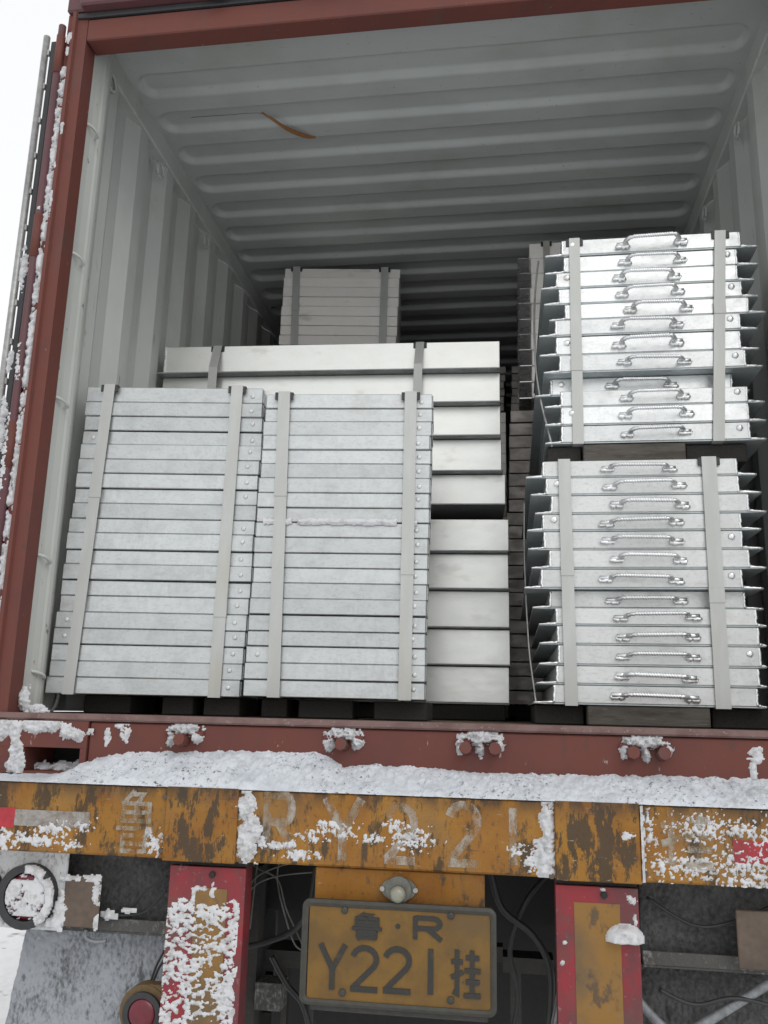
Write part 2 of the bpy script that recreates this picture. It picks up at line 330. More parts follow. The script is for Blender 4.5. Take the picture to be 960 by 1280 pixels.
# ------------------------------------------------------------------ shipping container
CT = empty('shipping_container'); tag(CT, 'open red shipping container with grey ribbed inside, loaded on the snowy trailer', 'container')
LEN = 5.95; RZ = 2.414; HO = 2.247; JX = 1.145; WX = 1.172
def cx(name, bm, mat, **k): return mesh_obj(name, bm, mat, CT, **k)
def profile_extrude(bm, pts, z0, z1, mat=0):
    A = [bm.verts.new((x, y, z0)) for x, y in pts]; B = [bm.verts.new((x, y, z1)) for x, y in pts]
    n = len(pts)
    for i in range(n): bm.faces.new((A[i], A[(i+1)%n], B[(i+1)%n], B[i])).material_index = mat
    bm.faces.new(A[::-1]); bm.faces.new(B)
for s in (-1, 1):
    bm = bmesh.new()                                                    # rear corner post with a bevelled ridge
    P = [(-JX,.004),(-JX-.034,.0),(-JX-.038,-.012),(-JX-.050,-.012),(-JX-.054,.004),(-1.219,.004),(-1.219,.14),(-1.176,.14),(-1.172,.075),(-JX,.07)]
    profile_extrude(bm, [(-s*x if s > 0 else x, y) for x, y in P], -.001, 2.36)
    cx('corner_post', bm, M['red'])
    bm = bmesh.new()                                                    # grey rounded lining strip behind the post
    P = [(-1.151,.072),(-1.15,.11),(-1.145,.14),(-1.141,.15),(-1.139,.165),(-1.141,.18),(-1.148,.20),(-1.158,.225),(-1.168,.238),(-1.178,.238),(-1.178,.142)]
    profile_extrude(bm, [(-s*x if s > 0 else x, y) for x, y in P], .003, 2.335)
    cx('post_lining', bm, M['lining'])
bm = bmesh.new(); box(bm, (-JX+.0015,.0,HO), (JX-.0015,.075,HO+.085), .004); header = cx('header_beam', bm, M['red'])
bm = bmesh.new(); box(bm, (-JX-.05,-.008,HO+.088), (JX+.05,.012,HO+.108), .003); mesh_obj('gutter_seal', bm, M['rubber'], header)
bm = bmesh.new(); box(bm, (-1.16,-.04,HO+.112), (1.16,.12,HO+.21), .006); mesh_obj('rain_gutter', bm, M['reddark'], header)
# sill
bm = bmesh.new(); box(bm, (-.885,-.006,-.145), (1.045,.10,-.022), .004); sill = cx('door_sill', bm, M['red'])
bm = bmesh.new(); box(bm, (-1.165,-.016,-.02), (1.165,.11,-.001), .005); mesh_obj('sill_lip', bm, M['dustred'], sill)
for s in (-1, 1):
    for z0, z1 in ((-.165,-.021), (2.362,2.48)):                        # castings with an oval-ended slot in the face
        bm = bmesh.new(); x0, x1 = (-1.221,-.887) if s < 0 else (1.047,1.221)
        if z1 < 0 and s < 0:
            hx0, hx1, hz0, hz1 = -1.072, -.905, -.158, -.094
            box(bm,(x0,-.012,hz1),(x1,.16,z1)); box(bm,(x0,-.012,z0),(x1,.16,hz0)); box(bm,(x0,-.012,hz0+.0005),(hx0,.16,hz1-.0005)); box(bm,(hx1,-.012,hz0+.0005),(x1,.16,hz1-.0005))
        else:
            if s < 0: x1 = -1.05
            box(bm,(x0,-.012,z0),(x1,.16,z1),.006)
        cx('corner_casting', bm, M['red'] if z1 < 0 else M['reddark'])
# door keepers on the sill, a pair of lugs each
for xk, wide in ((-.605,.03),(-.163,.03),(.2,.075),(.618,.075)):
    bm = bmesh.new()
    box(bm, (xk-.045-wide*.3,-.018,-.052), (xk+.045+wide*.3,-.0065,-.040), .003)
    for dx in (-.5, .5):
        if wide < .05 and dx > 0: continue
        c = xk+dx*wide if wide > .05 else xk
        tube(bm, [(c,-.007,-.066),(c,-.045,-.062),(c,-.056,-.060)], .016, 8)
    cx('door_keeper', bm, M['red'])
# corrugated side walls: inner grey skin, outer red skin
def corr(y):
    p = .278; t = (y-.24) % p
    return 0 if t < .072 else (t-.072)/.068 if t < .14 else 1 if t < .21 else 1-(t-.21)/.068
ys = []
y = .24
while y < LEN-.05:
    ys += [y, y+.072, y+.14, y+.21]; y += .278
ys.append(y)
for s in (-1, 1):
    bm = bmesh.new()
    for off, mi in ((0,0), (.003,1)):
        A = [[bm.verts.new((s*(WX+.034*(1 if i % 4 in (2,3) else 0)+off), yy, z)) for z in (0.002, 2.30)] for i, yy in enumerate(ys)]
        for P, Q in zip(A, A[1:]):
            q = bm.faces.new((P[0], Q[0], Q[1], P[1])); q.material_index = mi
    w = cx('side_wall', bm, [M['inside'], M['red']], recalc=False)
    bm = bmesh.new(); box(bm, (min(s*1.163,s*1.216),.142,2.302), (max(s*1.163,s*1.216),LEN,2.399), .006); cx('roof_rail', bm, M['inside'])
    bm = bmesh.new(); box(bm, (min(s*1.178,s*1.219),.16,-.15), (max(s*1.178,s*1.219),LEN,-.0005)); cx('bottom_rail', bm, M['red'])
    # lashing hooks and rings inside
    for yy, z in ((.10,1.968),(.10,1.478),(.10,.97),(.10,.46),(.14,.11)):
        bm = bmesh.new(); X = s*1.139
        tube(bm, smoothpath([(s*1.149,yy-.022,z+.008),(X+.004*s,yy-.02,z+.008),(X-.008*s,yy+.0,z+.002),(X-.008*s,yy+.022,z-.008),(X+.01*s,yy+.03,z-.010)], 4), .0055, 6)
        cx('lashing_hook', bm, M['inside'], smooth=True)
    for yy, z, r in ((.232,2.272,.032),(.70,2.225,.03),(1.27,2.225,.03),(.26,.05,.05)):
        bm = bmesh.new(); X = s*(WX-.012)
        tube(bm, [(X, yy+r*math.cos(k*math.pi/8), z+r*math.sin(k*math.pi/8)) for k in range(-5, 12)], .006, 6)
        cx('lashing_ring', bm, M['inside'], smooth=True)
# roof sheet: stamped pockets with rounded ends
bm = bmesh.new()
def pocket(x, y):
    k = round((y-(.472-.06))/.2169); k = max(0, k); c = .472-.06+.2169*k
    hx, hy, r = 1.135, .058, .05
    qx, qy = abs(x)-(hx-r), abs(y-c)-(hy-r)
    d = math.hypot(max(qx,0), max(qy,0))+min(max(qx,qy),0)-r
    t = min(1, max(0, (.008-d)/.022)); return t*t*(3-2*t)
xs = [-1.175,-1.165,-1.155]+[-1.15+.006*i for i in range(17)]+[-1.04,-.9,-.6,-.3,0,.3,.6,.9,1.04]+[1.054+.006*i for i in range(17)]+[1.155,1.165,1.175]
yy = [.07,.12,.2,.28]
y = .33
while y < 4.2: yy.append(y); y += .0075
yy += [4.5,5,5.5,LEN]
A = [[bm.verts.new((x, y, RZ-.022+.024*pocket(x, y)*(y < 4.2)+.004*fbm(x, y, 1, 1.3, 2))) for x in xs] for y in yy]
for P, Q in zip(A, A[1:]):
    for i in range(len(xs)-1): bm.faces.new((P[i], P[i+1], Q[i+1], Q[i]))
cx('roof', bm, M['roof'], smooth=True, recalc=False)
bm = bmesh.new(); box(bm, (-1.21,.06,RZ+.012), (1.21,LEN,RZ+.03)); cx('roof_skin', bm, M['red'])
bm = bmesh.new(); box(bm, (-1.14,.0755,RZ-.012), (1.14,.118,RZ+.01)); cx('roof_end_plate', bm, M['inside'])
bm = bmesh.new(); box(bm, (-1.176,.101,-.045), (1.176,LEN,-.002)); cx('floor', bm, M['ply'])
bm = bmesh.new()
n = 0; x = -1.17; P0 = None
while x < 1.17:
    for dx, dy in ((0,0),(.07,0),(.11,.04),(.18,.04),(.22,0)):
        c = [bm.verts.new((min(1.2, x+dx), LEN-.04+dy*.9, z)) for z in (0, RZ+.01)]
        if P0: bm.faces.new((P0[0], c[0], c[1], P0[1]))
        P0 = c
    x += .24
bmesh.ops.remove_doubles(bm, verts=bm.verts[:], dist=1e-4); cx('end_wall', bm, M['inside'], recalc=False)
boxes('end_wall_skin', [((-1.21,LEN+.01,-.15),(1.21,LEN+.03,RZ+.01))], M['red'], CT)
# the opened left door folded back along the side, seen on its edge: hinge pipe, seal, lock rod
bm = bmesh.new(); box(bm, (-1.274,.03,.02), (-1.246,1.17,2.275), .004); door = cx('container_door', bm, M['red'])
bm = bmesh.new(); box(bm, (-1.281,.012,.03), (-1.258,.0295,2.27), .004); mesh_obj('door_seal', bm, M['rubber'], door)
bm = bmesh.new(); tube(bm, [(-1.299,.015,.0),(-1.299,.015,2.29)], .0115, 10); mesh_obj('door_rod', bm, M['rod'], door, smooth=True)
for k in range(17):
    bm = bmesh.new(); z = .06+k*.1345; box(bm, (-1.289,.008,z), (-1.2815,.022,z+.022), .002); mesh_obj('rod_clip', bm, M['rod'], door)
bm = bmesh.new()
tube(bm, [(-1.2335,-.004,z) for z in (-.02,1.0,2.31)], .0125, 10)
pp = cx('hinge_pipe', bm, M['reddark'], smooth=True)
for z in (.1,.72,1.43,2.12):
    bm = bmesh.new(); tube(bm, [(-1.2335,-.004,z),(-1.2335,-.004,z+.15)], .0148, 10); mesh_obj('hinge_knuckle', bm, M['red'], pp, smooth=True)
    bm = bmesh.new(); box(bm, (-1.229,.0,z+.02), (-1.2195,.03,z+.13)); mesh_obj('hinge_blade', bm, M['red'], pp)

# ------------------------------------------------------------------ steel cargo
def panel_mesh(name, w, h, d, mat, bev=.0022):
    bm = bmesh.new(); box(bm, (0,0,0), (w,d,h), bev)
    bmesh.ops.recalc_face_normals(bm, faces=bm.faces[:]); me = bpy.data.meshes.new(name); bm.to_mesh(me); bm.free(); me.materials.append(mat); return me
def to_mesh(name, bm, mat, smooth=False):
    bmesh.ops.recalc_face_normals(bm, faces=bm.faces[:]); me = bpy.data.meshes.new(name); bm.to_mesh(me); bm.free(); me.materials.append(mat)
    if smooth:
        for p in me.polygons: p.use_smooth = True
    return me
bm = bmesh.new(); disc_prism(bm, (0,0), .0072, -.001, .001, 12, dome=.0024); RIVET = to_mesh('rivet', bm, M['grey'], True)
bm = bmesh.new(); disc_prism(bm, (0,0), .0105, -.001, .001, 10, dome=.006)
for v in bm.verts: v.co.x += .002*nz(v.co.x*300, v.co.z*300); v.co.z += .002*nz(v.co.z*300, v.co.x*200, 4)
BLOB = to_mesh('weld_spot', bm, M['weld'], True)

FL=[(-1.108,-0.519),(-1.106,-0.517),(-1.104,-0.515),(-1.107,-0.514),(-1.108,-0.512),(-1.11,-0.516),(-1.111,-0.518),(-1.112,-0.518),(-1.115,-0.519),(-1.12,-0.52),(-1.121,-0.522),(-1.12,-0.522),(-1.122,-0.521),(-1.124,-0.523),(-1.123,-0.526),(-1.128,-0.527),(-1.13,-0.529),(-1.131,-0.532),(-1.131,-0.533),(-1.138,-0.537)]
FLz=[1.058,1.004,.954,.905,.857,.806,.759,.709,.659,.609,.561,.507,.46,.41,.36,.308,.257,.208,.156,.107,.056]
FM=[(-0.493,0.042),(-0.494,0.043),(-0.497,0.041),(-0.495,0.036),(-0.498,0.04),(-0.497,0.038),(-0.501,0.038),(-0.503,0.036),(-0.502,0.037),(-0.503,0.036),(-0.505,0.034),(-0.505,0.034),(-0.504,0.034),(-0.506,0.032),(-0.508,0.031),(-0.51,0.03),(-0.509,0.029),(-0.512,0.03),(-0.514,0.03),(-0.514,0.029)]
FMz=[1.016,.968,.922,.875,.828,.782,.735,.687,.64,.593,.546,.496,.45,.403,.354,.306,.256,.21,.16,.111,.06]
def flat_stack(tab, zz, y0, depth, mat, where, group, extra_rivets=(), rivets=True, adj='flat grey'):
    n = len(tab); me = panel_mesh('steel_plank', 1, 1, 1, mat, 0)
    for i, (x0, x1) in enumerate(tab):
        gap = random.choice((.0007,.0012,.0026)); yy = y0+random.uniform(-.0045,.005); h = zz[i]-zz[i+1]-gap
        w = x1-x0
        me = panel_mesh('steel_plank', w, h, depth, mat)
        o = inst('steel_plank', me, None, (x0, yy, zz[i+1]), None, (0, R(random.uniform(-.09,.09)), R(random.uniform(-.25,.25))))
        tag(o, f'{adj} steel panel, {nth(i, n)} of the {where}', 'steel panel', group)
        if rivets:
            if i != 8: inst('rivet', RIVET, o, (w-.036+random.uniform(-.004,.004), 0, h*.52+random.uniform(-.005,.005)))
            if i in extra_rivets: inst('rivet', RIVET, o, (.035, 0, h*.5))
            # folded lid on the end of the panel
            bm = bmesh.new(); box(bm, (w+.0003,.006,.002), (w+.0032,.12,h-.003), .001); mesh_obj('end_lid', bm, M['dull'], o)
flat_stack(FL, FLz, .22, .28, M['dull'], 'front stack beside the container wall', 'flat panels of the front stack beside the wall', (3,15,16))
flat_stack(FM, FMz, .22, .28, M['dull'], 'middle front stack', 'flat panels of the middle front stack', (17,))

# handled panels
def handle_mesh(total, grip, seed):
    rnd = random.Random(seed); a, g = total/2, grip/2
    pts = [(-a,-.007,0),(-a+.03,-.007,0)] + smoothpath([(-a+.034,-.007,0),(-g-.012,-.018,.001),(-g,-.036,.003),(-g+.014,-.041,.004)], 4)
    m = 46
    pts += [(-g+.016+(2*g-.032)*k/m, -.041, .004) for k in range(m+1)]
    pts += smoothpath([(g-.014,-.041,.004),(g,-.036,.003),(g+.012,-.018,.001),(a-.034,-.007,0)], 4) + [(a-.03,-.007,0),(a,-.007,0)]
    bm = bmesh.new(); N = len(pts)
    def rf(i, k):
        x = pts[i][0]
        if abs(x) > a-.036: return .0068
        return .0048 + (.0026 if (i + (1 if k in (0,1,2) else 0)) % 3 == 0 else 0)
    tube(bm, pts, .005, 7, True, rf)
    return to_mesh('handle', bm, M['rebar'], True)
def weld_mesh(w, seed):
    rnd = random.Random(seed); bm = bmesh.new()
    tube(bm, [(-w/2*(1-2*k/7), -.004-.001*rnd.random(), rnd.uniform(-.0035,.0035)-.005) for k in range(8)], .006, 6, True, lambda i, k: .0045+.0045*rnd.random())
    return to_mesh('weld', bm, M['weld'], True)
HANDLES = [handle_mesh(.232, .148, 1), handle_mesh(.222, .15, 2), handle_mesh(.212, .14, 3)]
WELDS = [weld_mesh(.04, k) for k in range(4)]
def seam_mesh(h, seed):
    rnd = random.Random(seed); bm = bmesh.new()
    tube(bm, [(rnd.uniform(-.0014,.0014), .001, h*k/9) for k in range(10)], .005, 6, True, lambda i, k: .0028+.0022*rnd.random())
    return to_mesh('weld_bead', bm, M['weld'], True)
BEADS = [seam_mesh(.05, k) for k in range(5)]
def handled_stack(tab, ztop, y0, depth, mat, where, group, adj, back={}, hs=0, handles=True, rmat=None):
    n = len(tab)
    zt = ztop
    for i, (x0, x1, f0, f1, zb, hx) in enumerate(tab):
        yy = y0+back.get(i, 0)+random.uniform(-.004,.004); h = zt-zb-.0012
        o = inst('handled_plank', panel_mesh('handled_plank', x1-x0, h-.0045, depth, mat, .0016), None, (x0, yy, zb+.0045))
        what = 'ribbed handle'
        tag(o, f'{adj} steel panel with {what}, {nth(i, n)} of the {where}', 'steel panel', group)
        bm = bmesh.new()                                            # flange: thin sheet sticking out on both sides, front corners a bit ragged
        e0, e1 = f0-x0, f1-x0
        fr = [(e0, .004), (e0+.35*(0-e0), .002), (0, .0025), (x1-x0, .0025), (x1-x0+.5*(e1-x1+x0), .001), (e1, .004), (e1, depth), (e0, depth)]
        A = [bm.verts.new((x, y, -.0042)) for x, y in fr]; B = [bm.verts.new((x, y, -.0004)) for x, y in fr]
        for k in range(8): bm.faces.new((A[k], A[(k+1)%8], B[(k+1)%8], B[k]))
        bm.faces.new(A[::-1]); bm.faces.new(B); mesh_obj('flange', bm, rmat or M['flange'], o)
        for s, ex in ((0, e0), (1, e1)):                               # bright weld fillet along the flange tip and up the corner
            rnd = random.Random(i*7+s); bm = bmesh.new(); xb = 0 if s == 0 else x1-x0; m = 7
            tube(bm, [(xb+(ex-xb)*k/m, .003, -.001+.003*(1-k/m)) for k in range(m+1)], .003, 6, True, lambda q, k: .0022+.0032*rnd.random()*(1.3-q/m))
            mesh_obj('flange_weld', bm, M['weld'], o, smooth=True)
            inst('weld_bead', BEADS[(i*2+s)%5], o, (xb+(.003 if s == 0 else -.003), 0, 0), (1,1,(h-.006)/.05))
        if handles:
            me = HANDLES[2 if hs else random.choice((0,1))]
            ha = inst('handle', me, o, (hx-x0, 0, h*.42), (random.uniform(.96,1.04),random.uniform(.9,1.1),random.uniform(.9,1.15)), (R(random.uniform(-7,7)), R(random.uniform(-1.6,1.6)), 0))
            W2 = .212/2 if hs else (.232/2 if me == HANDLES[0] else .111)
            for s in (-1, 1): inst('weld', random.choice(WELDS), ha, (s*(W2-.017), 0, -.001))
        if i in (1,3,4,6,9,10,11) or hs:
            inst('weld_spot', BLOB, o, (.034 if (i+hs) % 2 else x1-x0-.03, 0, h*.6))
        zt = zb-.0005
RL=[[0.383,0.955,0.332,1.009,0.734,0.668],[0.392,0.956,0.346,1.018,0.678,0.683],[0.407,0.98,0.358,1.029,0.62,0.695],[0.38,0.955,0.334,1.01,0.567,0.669],[0.383,0.955,0.336,1.011,0.51,0.67],[0.398,0.97,0.345,1.015,0.452,0.685],[0.372,0.947,0.323,1.003,0.392,0.661],[0.398,0.959,0.347,1.008,0.337,0.679],[0.414,0.979,0.364,1.005,0.284,0.701],[0.417,0.982,0.365,1.001,0.228,0.701],[0.418,0.982,0.362,0.997,0.168,0.699],[0.411,0.974,0.354,0.993,0.113,0.691],[0.402,0.966,0.345,0.989,0.057,0.685]]
RU=[[0.46,1.021,0.406,1.073,1.495,0.745],[0.466,1.009,0.405,1.073,1.436,0.746],[0.44,1.005,0.391,1.057,1.38,0.725],[0.448,1.014,0.399,1.065,1.324,0.733],[0.466,1.032,0.415,1.082,1.268,0.756],[0.433,1.002,0.382,1.053,1.212,0.719],[0.435,1.0,0.382,1.053,1.147,0.718],[0.444,1.01,0.394,1.059,1.087,0.735],[0.417,0.978,0.367,1.029,1.027,0.7],[0.446,1.009,0.395,1.058,0.972,0.732],[0.445,1.008,0.395,1.056,0.911,0.732],[0.444,1.008,0.394,1.054,0.852,0.73]]
handled_stack(RL, .788, .25, .95, M['grey'], 'lower right stack', 'handled panels of the lower right stack', 'grey', {7:.03})
handled_stack(RU, 1.552, .28, .95, M['bright'], 'upper right stack', 'handled panels of the upper right stack', 'shiny', {8:.05}, 1)

# wide planks with a lip along the lower edge
kf = .99086
WR=[(.25,1.511,1.396),(.25,1.372,1.251),(.251,1.23,1.11),(.254,1.09,.968),(.268,.945,.824),(.279,.764,.641),(.277,.626,.496),(.279,.481,.353),(.28,.335,.208),(.276,.196,.062)]
for i, (x1, z1, z0) in enumerate(WR):
    X1 = .2761+(x1-.2761)*kf; Z1 = .027+(z1-.027)*kf; Z0 = .027+(z0-.027)*kf
    nxt = .027+(WR[i+1][1]-.027)*kf if i not in (4, 9) else Z0-.006
    x0 = -1.142-random.uniform(0,.006); zl = nxt+.0015
    o = inst('wide_plank', panel_mesh('wide_plank', X1-x0, Z1-zl-.0062, .68, M['wide'], .002), None, (x0, .9, zl+.006))
    tag(o, f'wide steel plank with lower lip, {nth(i, 10)} of its tall stack', 'steel plank', 'wide steel planks laid across the load')
    pr = .045 if i not in (4, 9) else .012
    bm = bmesh.new(); box(bm, (-.012, -pr, -.006), (X1-x0+(.004 if i in (3,) else .0), .66, -.0004), .0012); mesh_obj('lip', bm, M['lip'], o)
    if i == 0:
        bm = bmesh.new(); box(bm, (0, -.0022, .0), (.006, -.0004, Z1-zl-.0065)); mesh_obj('edge_weld', bm, M['weld'], o)

def simple_stack(x0, x1, ztop, n, h, y0, d, mat, lab, group, name='steel_plank', flange=0, jit=.004):
    for i in range(n):
        z = ztop-(i+1)*h; dx = random.uniform(-jit, jit)
        o = inst(name, panel_mesh(name, x1-x0, h-.0025, d, mat, .0022), None, (x0+dx-.0018*i*(flange == 0), y0+random.uniform(-.004,.004), z))
        tag(o, lab.format(nth(i, n)), 'steel panel', group)
        if flange:
            bm = bmesh.new(); box(bm, (-flange, .002, .0), (-.0005, d, .0035)); mesh_obj('flange', bm, M['weld'], o)
simple_stack(-.881, -.273, 2.297, 8, .0542, 1.72, .6, M['inner'], 'dim steel panel, {} of the high stack at the back', 'panels of the high stack at the back')
simple_stack(.394, .98, 2.228, 10, .0785, 1.45, .7, M['inner'], 'shaded steel panel, {} of the rear stack behind the upper handled panels', 'panels of the rear stack behind the handled ones', 'steel_plank', .056)
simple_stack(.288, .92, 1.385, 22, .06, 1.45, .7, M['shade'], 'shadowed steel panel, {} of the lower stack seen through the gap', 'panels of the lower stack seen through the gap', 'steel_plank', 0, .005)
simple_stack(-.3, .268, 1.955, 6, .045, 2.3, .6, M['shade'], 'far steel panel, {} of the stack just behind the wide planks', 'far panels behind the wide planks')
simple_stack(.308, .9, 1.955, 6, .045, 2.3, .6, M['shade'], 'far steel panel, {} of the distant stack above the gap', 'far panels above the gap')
for nm, x0, x1, zt, y0 in (('stacked_steel',-.895,-.28,1.86,1.725),('stacked_steel',-.3,.268,1.68,2.305),('stacked_steel',.308,.9,1.68,2.305)):
    bm = bmesh.new(); k = 0
    while .06+k*.06+.058 < zt: box(bm, (x0+random.uniform(-.004,.004), y0, .06+k*.06), (x1, y0+.58, .06+k*.06+.0575)); k += 1
    box(bm, (x0, y0, .0), (x1, y0+.5, .058)); tag(mesh_obj(nm, bm, M['inner']), kind='stuff')

# dunnage timbers
def timber(lo, hi, mat, label, group=None):
    bm = bmesh.new(); box(bm, lo, hi, .003); o = mesh_obj('timber_block', bm, mat); return tag(o, label, 'timber', group)
g = 'dark timbers under the front stacks'
for x0, x1, lab in ((-1.06,-.905,'dark timber under the front stack by the wall, nearest the wall'), (-.80,-.70,'dark timber under the middle of the front stack by the wall'), (-.665,-.55,'dark timber under the front stack by the wall, nearest the middle stack'),
                (-.48,-.40,'dark timber under the middle front stack, on its wall side'), (-.355,-.19,'dark timber under the centre of the middle front stack'), (-.13,.03,'dark timber under the middle front stack, next to the wide planks')):
    timber((x0,.29,.0), (x1,.49,.0545), M['timberdark'], lab, g)
timber((-1.1,.92,0), (.26,1.02,.0555), M['timberdark'], 'long dark timber under the wide steel planks')
timber((-1.1,.86+.06,.836), (.262,1.05,.7625+.052), M['timberdark'], 'dark spacer between the two halves of the wide plank stack')
timber((.497,.255,.0), (.836,.40,.0555), M['timber'], 'grey weathered wood block under the lower right stack')
timber((.35,.30,.0), (.49,.9,.0545), M['timberdark'], 'black timber under the lower right stack, on its left side', None)
timber((.85,.30,.0), (1.02,.9,.0545), M['timberdark'], 'black timber under the lower right stack, on its right side', None)
timber((.51,.275,.7895), (.815,.37,.8465), M['timber'], 'grey weathered wood block between the two handled stacks')
timber((.40,.30,.7895), (.505,.9,.8465), M['timberdark'], 'black spacer between the handled stacks, left of the wood block')
timber((.82,.30,.7895), (1.0,.9,.8465), M['timberdark'], 'black spacer between the handled stacks, right of the wood block')
timber((.3,1.47,.0), (.9,1.56,.0635), M['timberdark'], 'dark timber under the rear stack in the gap')
timber((.4,1.47,1.386), (.9,1.56,1.442), M['timberdark'], 'dark timber between the two rear stacks')

# steel straps: closed bands in the YZ plane
def strap(xt, xb, path, ztop, zbot, w, label, protect=True, group='flat steel straps round the stacks'):
    """path: (y, z) corners in order, front top first, running down the front; x goes from xt at ztop to xb at zbot on the front, then stays"""
    t = .0013; n = len(path); bm = bmesh.new(); P = [Vector(p) for p in path]; rings = []
    for i, p in enumerate(P):
        d0 = (p-P[i-1]).normalized(); d1 = (P[(i+1) % n]-p).normalized(); m = (d0+d1).normalized()
        nr = Vector((m.y, -m.x)); nr = nr if True else -nr
        k = t/max(.4, nr.dot(Vector((d1.y, -d1.x))))
        f = min(1, max(0, (ztop-p.y)/(ztop-zbot))); x = xt+(xb-xt)*f
        q = p+nr*k
        rings.append([bm.verts.new((x-w/2, p.x, p.y)), bm.verts.new((x+w/2, p.x, p.y)), bm.verts.new((x+w/2, q.x, q.y)), bm.verts.new((x-w/2, q.x, q.y))])
    for i in range(n):
        A, B = rings[i], rings[(i+1) % n]
        for k in range(4): bm.faces.new((A[k], A[(k+1) % 4], B[(k+1) % 4], B[k]))
    o = mesh_obj('steel_strap', bm, M['strap']); tag(o, label, 'strap', group)
    ys_, zs_ = path[1]; k_ = .22+.5*random.random(); zz_ = zbot+(ztop-zbot)*k_; xx_ = xt+(xb-xt)*(1-k_)
    if len(path) == 4:
        bm = bmesh.new(); box(bm, (xx_-w/2-.0012, ys_-.0032, zz_-.022), (xx_+w/2+.0012, ys_-.0014, zz_+.022), .0005); mesh_obj('strap_seal', bm, M['strap'], o)
    if protect:
        y, z = path[0]; bm = bmesh.new()
        box(bm, (xt-w/2-.0105, y-.0004, z-.026), (xt+w/2+.0105, y+.0032, z-.0012), .001)
        box(bm, (xt-w/2-.0105, y+.0034, z-.0045), (xt+w/2+.0105, y+.03, z-.0012), .0005)
        mesh_obj('edge_protector', bm, M['clip'], o)
    return o
def rect(y0, y1, z1, z0): return [(y0, z1), (y0, z0), (y1, z0), (y1, z1)]
strap(-1.028, -1.064, rect(.2095, .507, 1.0605, .0552), 1.05, .055, .036, 'beige steel strap on the front wall-side stack, nearest the container wall')
strap(-.603, -.614, rect(.2095, .507, 1.0605, .0552), 1.05, .055, .038, 'grey steel strap on the front wall-side stack, nearest the middle stack')
strap(-.433, -.42, rect(.2095, .507, 1.0185, .059), 1.01, .06, .038, 'grey steel strap on the middle front stack, nearest the wall-side stack')
strap(-.026, -.03, rect(.2095, .507, 1.0185, .059), 1.01, .06, .038, 'grey steel strap on the middle front stack, nearest the wide planks')
strap(.448, .452, rect(.243, 1.2, .790, .0545), .788, .053, .036, 'grey steel strap round the lower right stack, left of its handles', False)
strap(.873, .87, rect(.243, 1.2, .790, .0545), .788, .053, .042, 'slanting steel strap round the lower right stack, right of its handles')
strap(.501, .495, rect(.273, 1.2, 1.5545, .850), 1.55, .85, .034, 'steel strap round the upper right stack, left of its handles')
strap(.96, .913, rect(.273, 1.2, 1.5545, .850), 1.55, .85, .034, 'steel strap round the upper right stack, right of its handles')
wp = [(.8975,1.4975),(.853,1.385),(.853,.06),(1.585,.055),(1.585,1.4985)]
strap(-.918, -.918, wp, 1.5, .06, .036, 'steel strap bent over the top wide plank, nearest the container wall')
strap(-.072, -.092, wp, 1.5, .9, .034, 'steel strap bent over the top wide plank, nearest the handled stacks')
strap(-.817, -.81, rect(1.7125, 2.325, 2.2995, 1.86), 2.29, 1.9, .038, 'steel strap on the high back stack, nearest the container wall')
strap(-.352, -.354, rect(1.7125, 2.325, 2.2995, 1.86), 2.29, 1.9, .038, 'steel strap on the high back stack, far from the wall')
strap(.47, .47, rect(1.443, 2.155, 2.2305, 1.44), 2.22, 1.44, .03, 'steel strap on the rear stack behind the upper handled panels')
def wire(name, pts, r, mat, label, cat, n=6):
    bm = bmesh.new(); tube(bm, smoothpath(pts, 8), r, n); o = mesh_obj(name, bm, mat, smooth=True); return tag(o, label, cat)
wire('tie_wire', [(.397,.6,1.66),(.383,.5,1.52),(.372,.42,1.36),(.372,.37,1.16),(.385,.34,1.02),(.405,.31,.91),(.415,.29,.846)], .0035, M['rod'], 'thin grey tie wire curving down the side of the upper right stack', 'wire')
wire('tie_wire', [(.330,.42,.70),(.327,.40,.56),(.329,.37,.40),(.336,.34,.22),(.348,.29,.10),(.352,.27,.057)], .0028, M['rod'], 'thin grey tie wire hanging down the side of the lower right stack', 'wire')
# torn orange strip on the ceiling
bm = bmesh.new(); pp = [(-.70,.60,2.388),(-.66,.63,2.372),(-.61,.68,2.362),(-.56,.73,2.366),(-.53,.765,2.38),(-.515,.775,2.386)]; pw = [.001,.004,.011,.010,.004,.0015]; pv = None
for p, w in zip(smoothpath(pp, 4), [pw[min(5, k//4)]*(1-(k%4)/4)+pw[min(5, k//4+1)]*(k%4)/4 for k in range(21)]):
    c = [bm.verts.new((p.x, p.y-w, p.z+.004)), bm.verts.new((p.x, p.y+w, p.z-.004)), bm.verts.new((p.x, p.y+w, p.z-.0028)), bm.verts.new((p.x, p.y-w, p.z+.0052))]
    if pv:
        for k in range(4): bm.faces.new((pv[k], pv[(k+1)%4], c[(k+1)%4], c[k]))
    pv = c
tag(mesh_obj('orange_strip', bm, M['orange']), 'torn orange tape strip hanging from the ribbed container ceiling', 'tape')
wire('cord', [(-1.0,.60,2.3905),(-.85,.60,2.3885),(-.70,.605,2.387),(-.63,.66,2.372)], .0013, M['wire'], 'thin dark cord trailing from the orange strip along the container ceiling', 'cord')

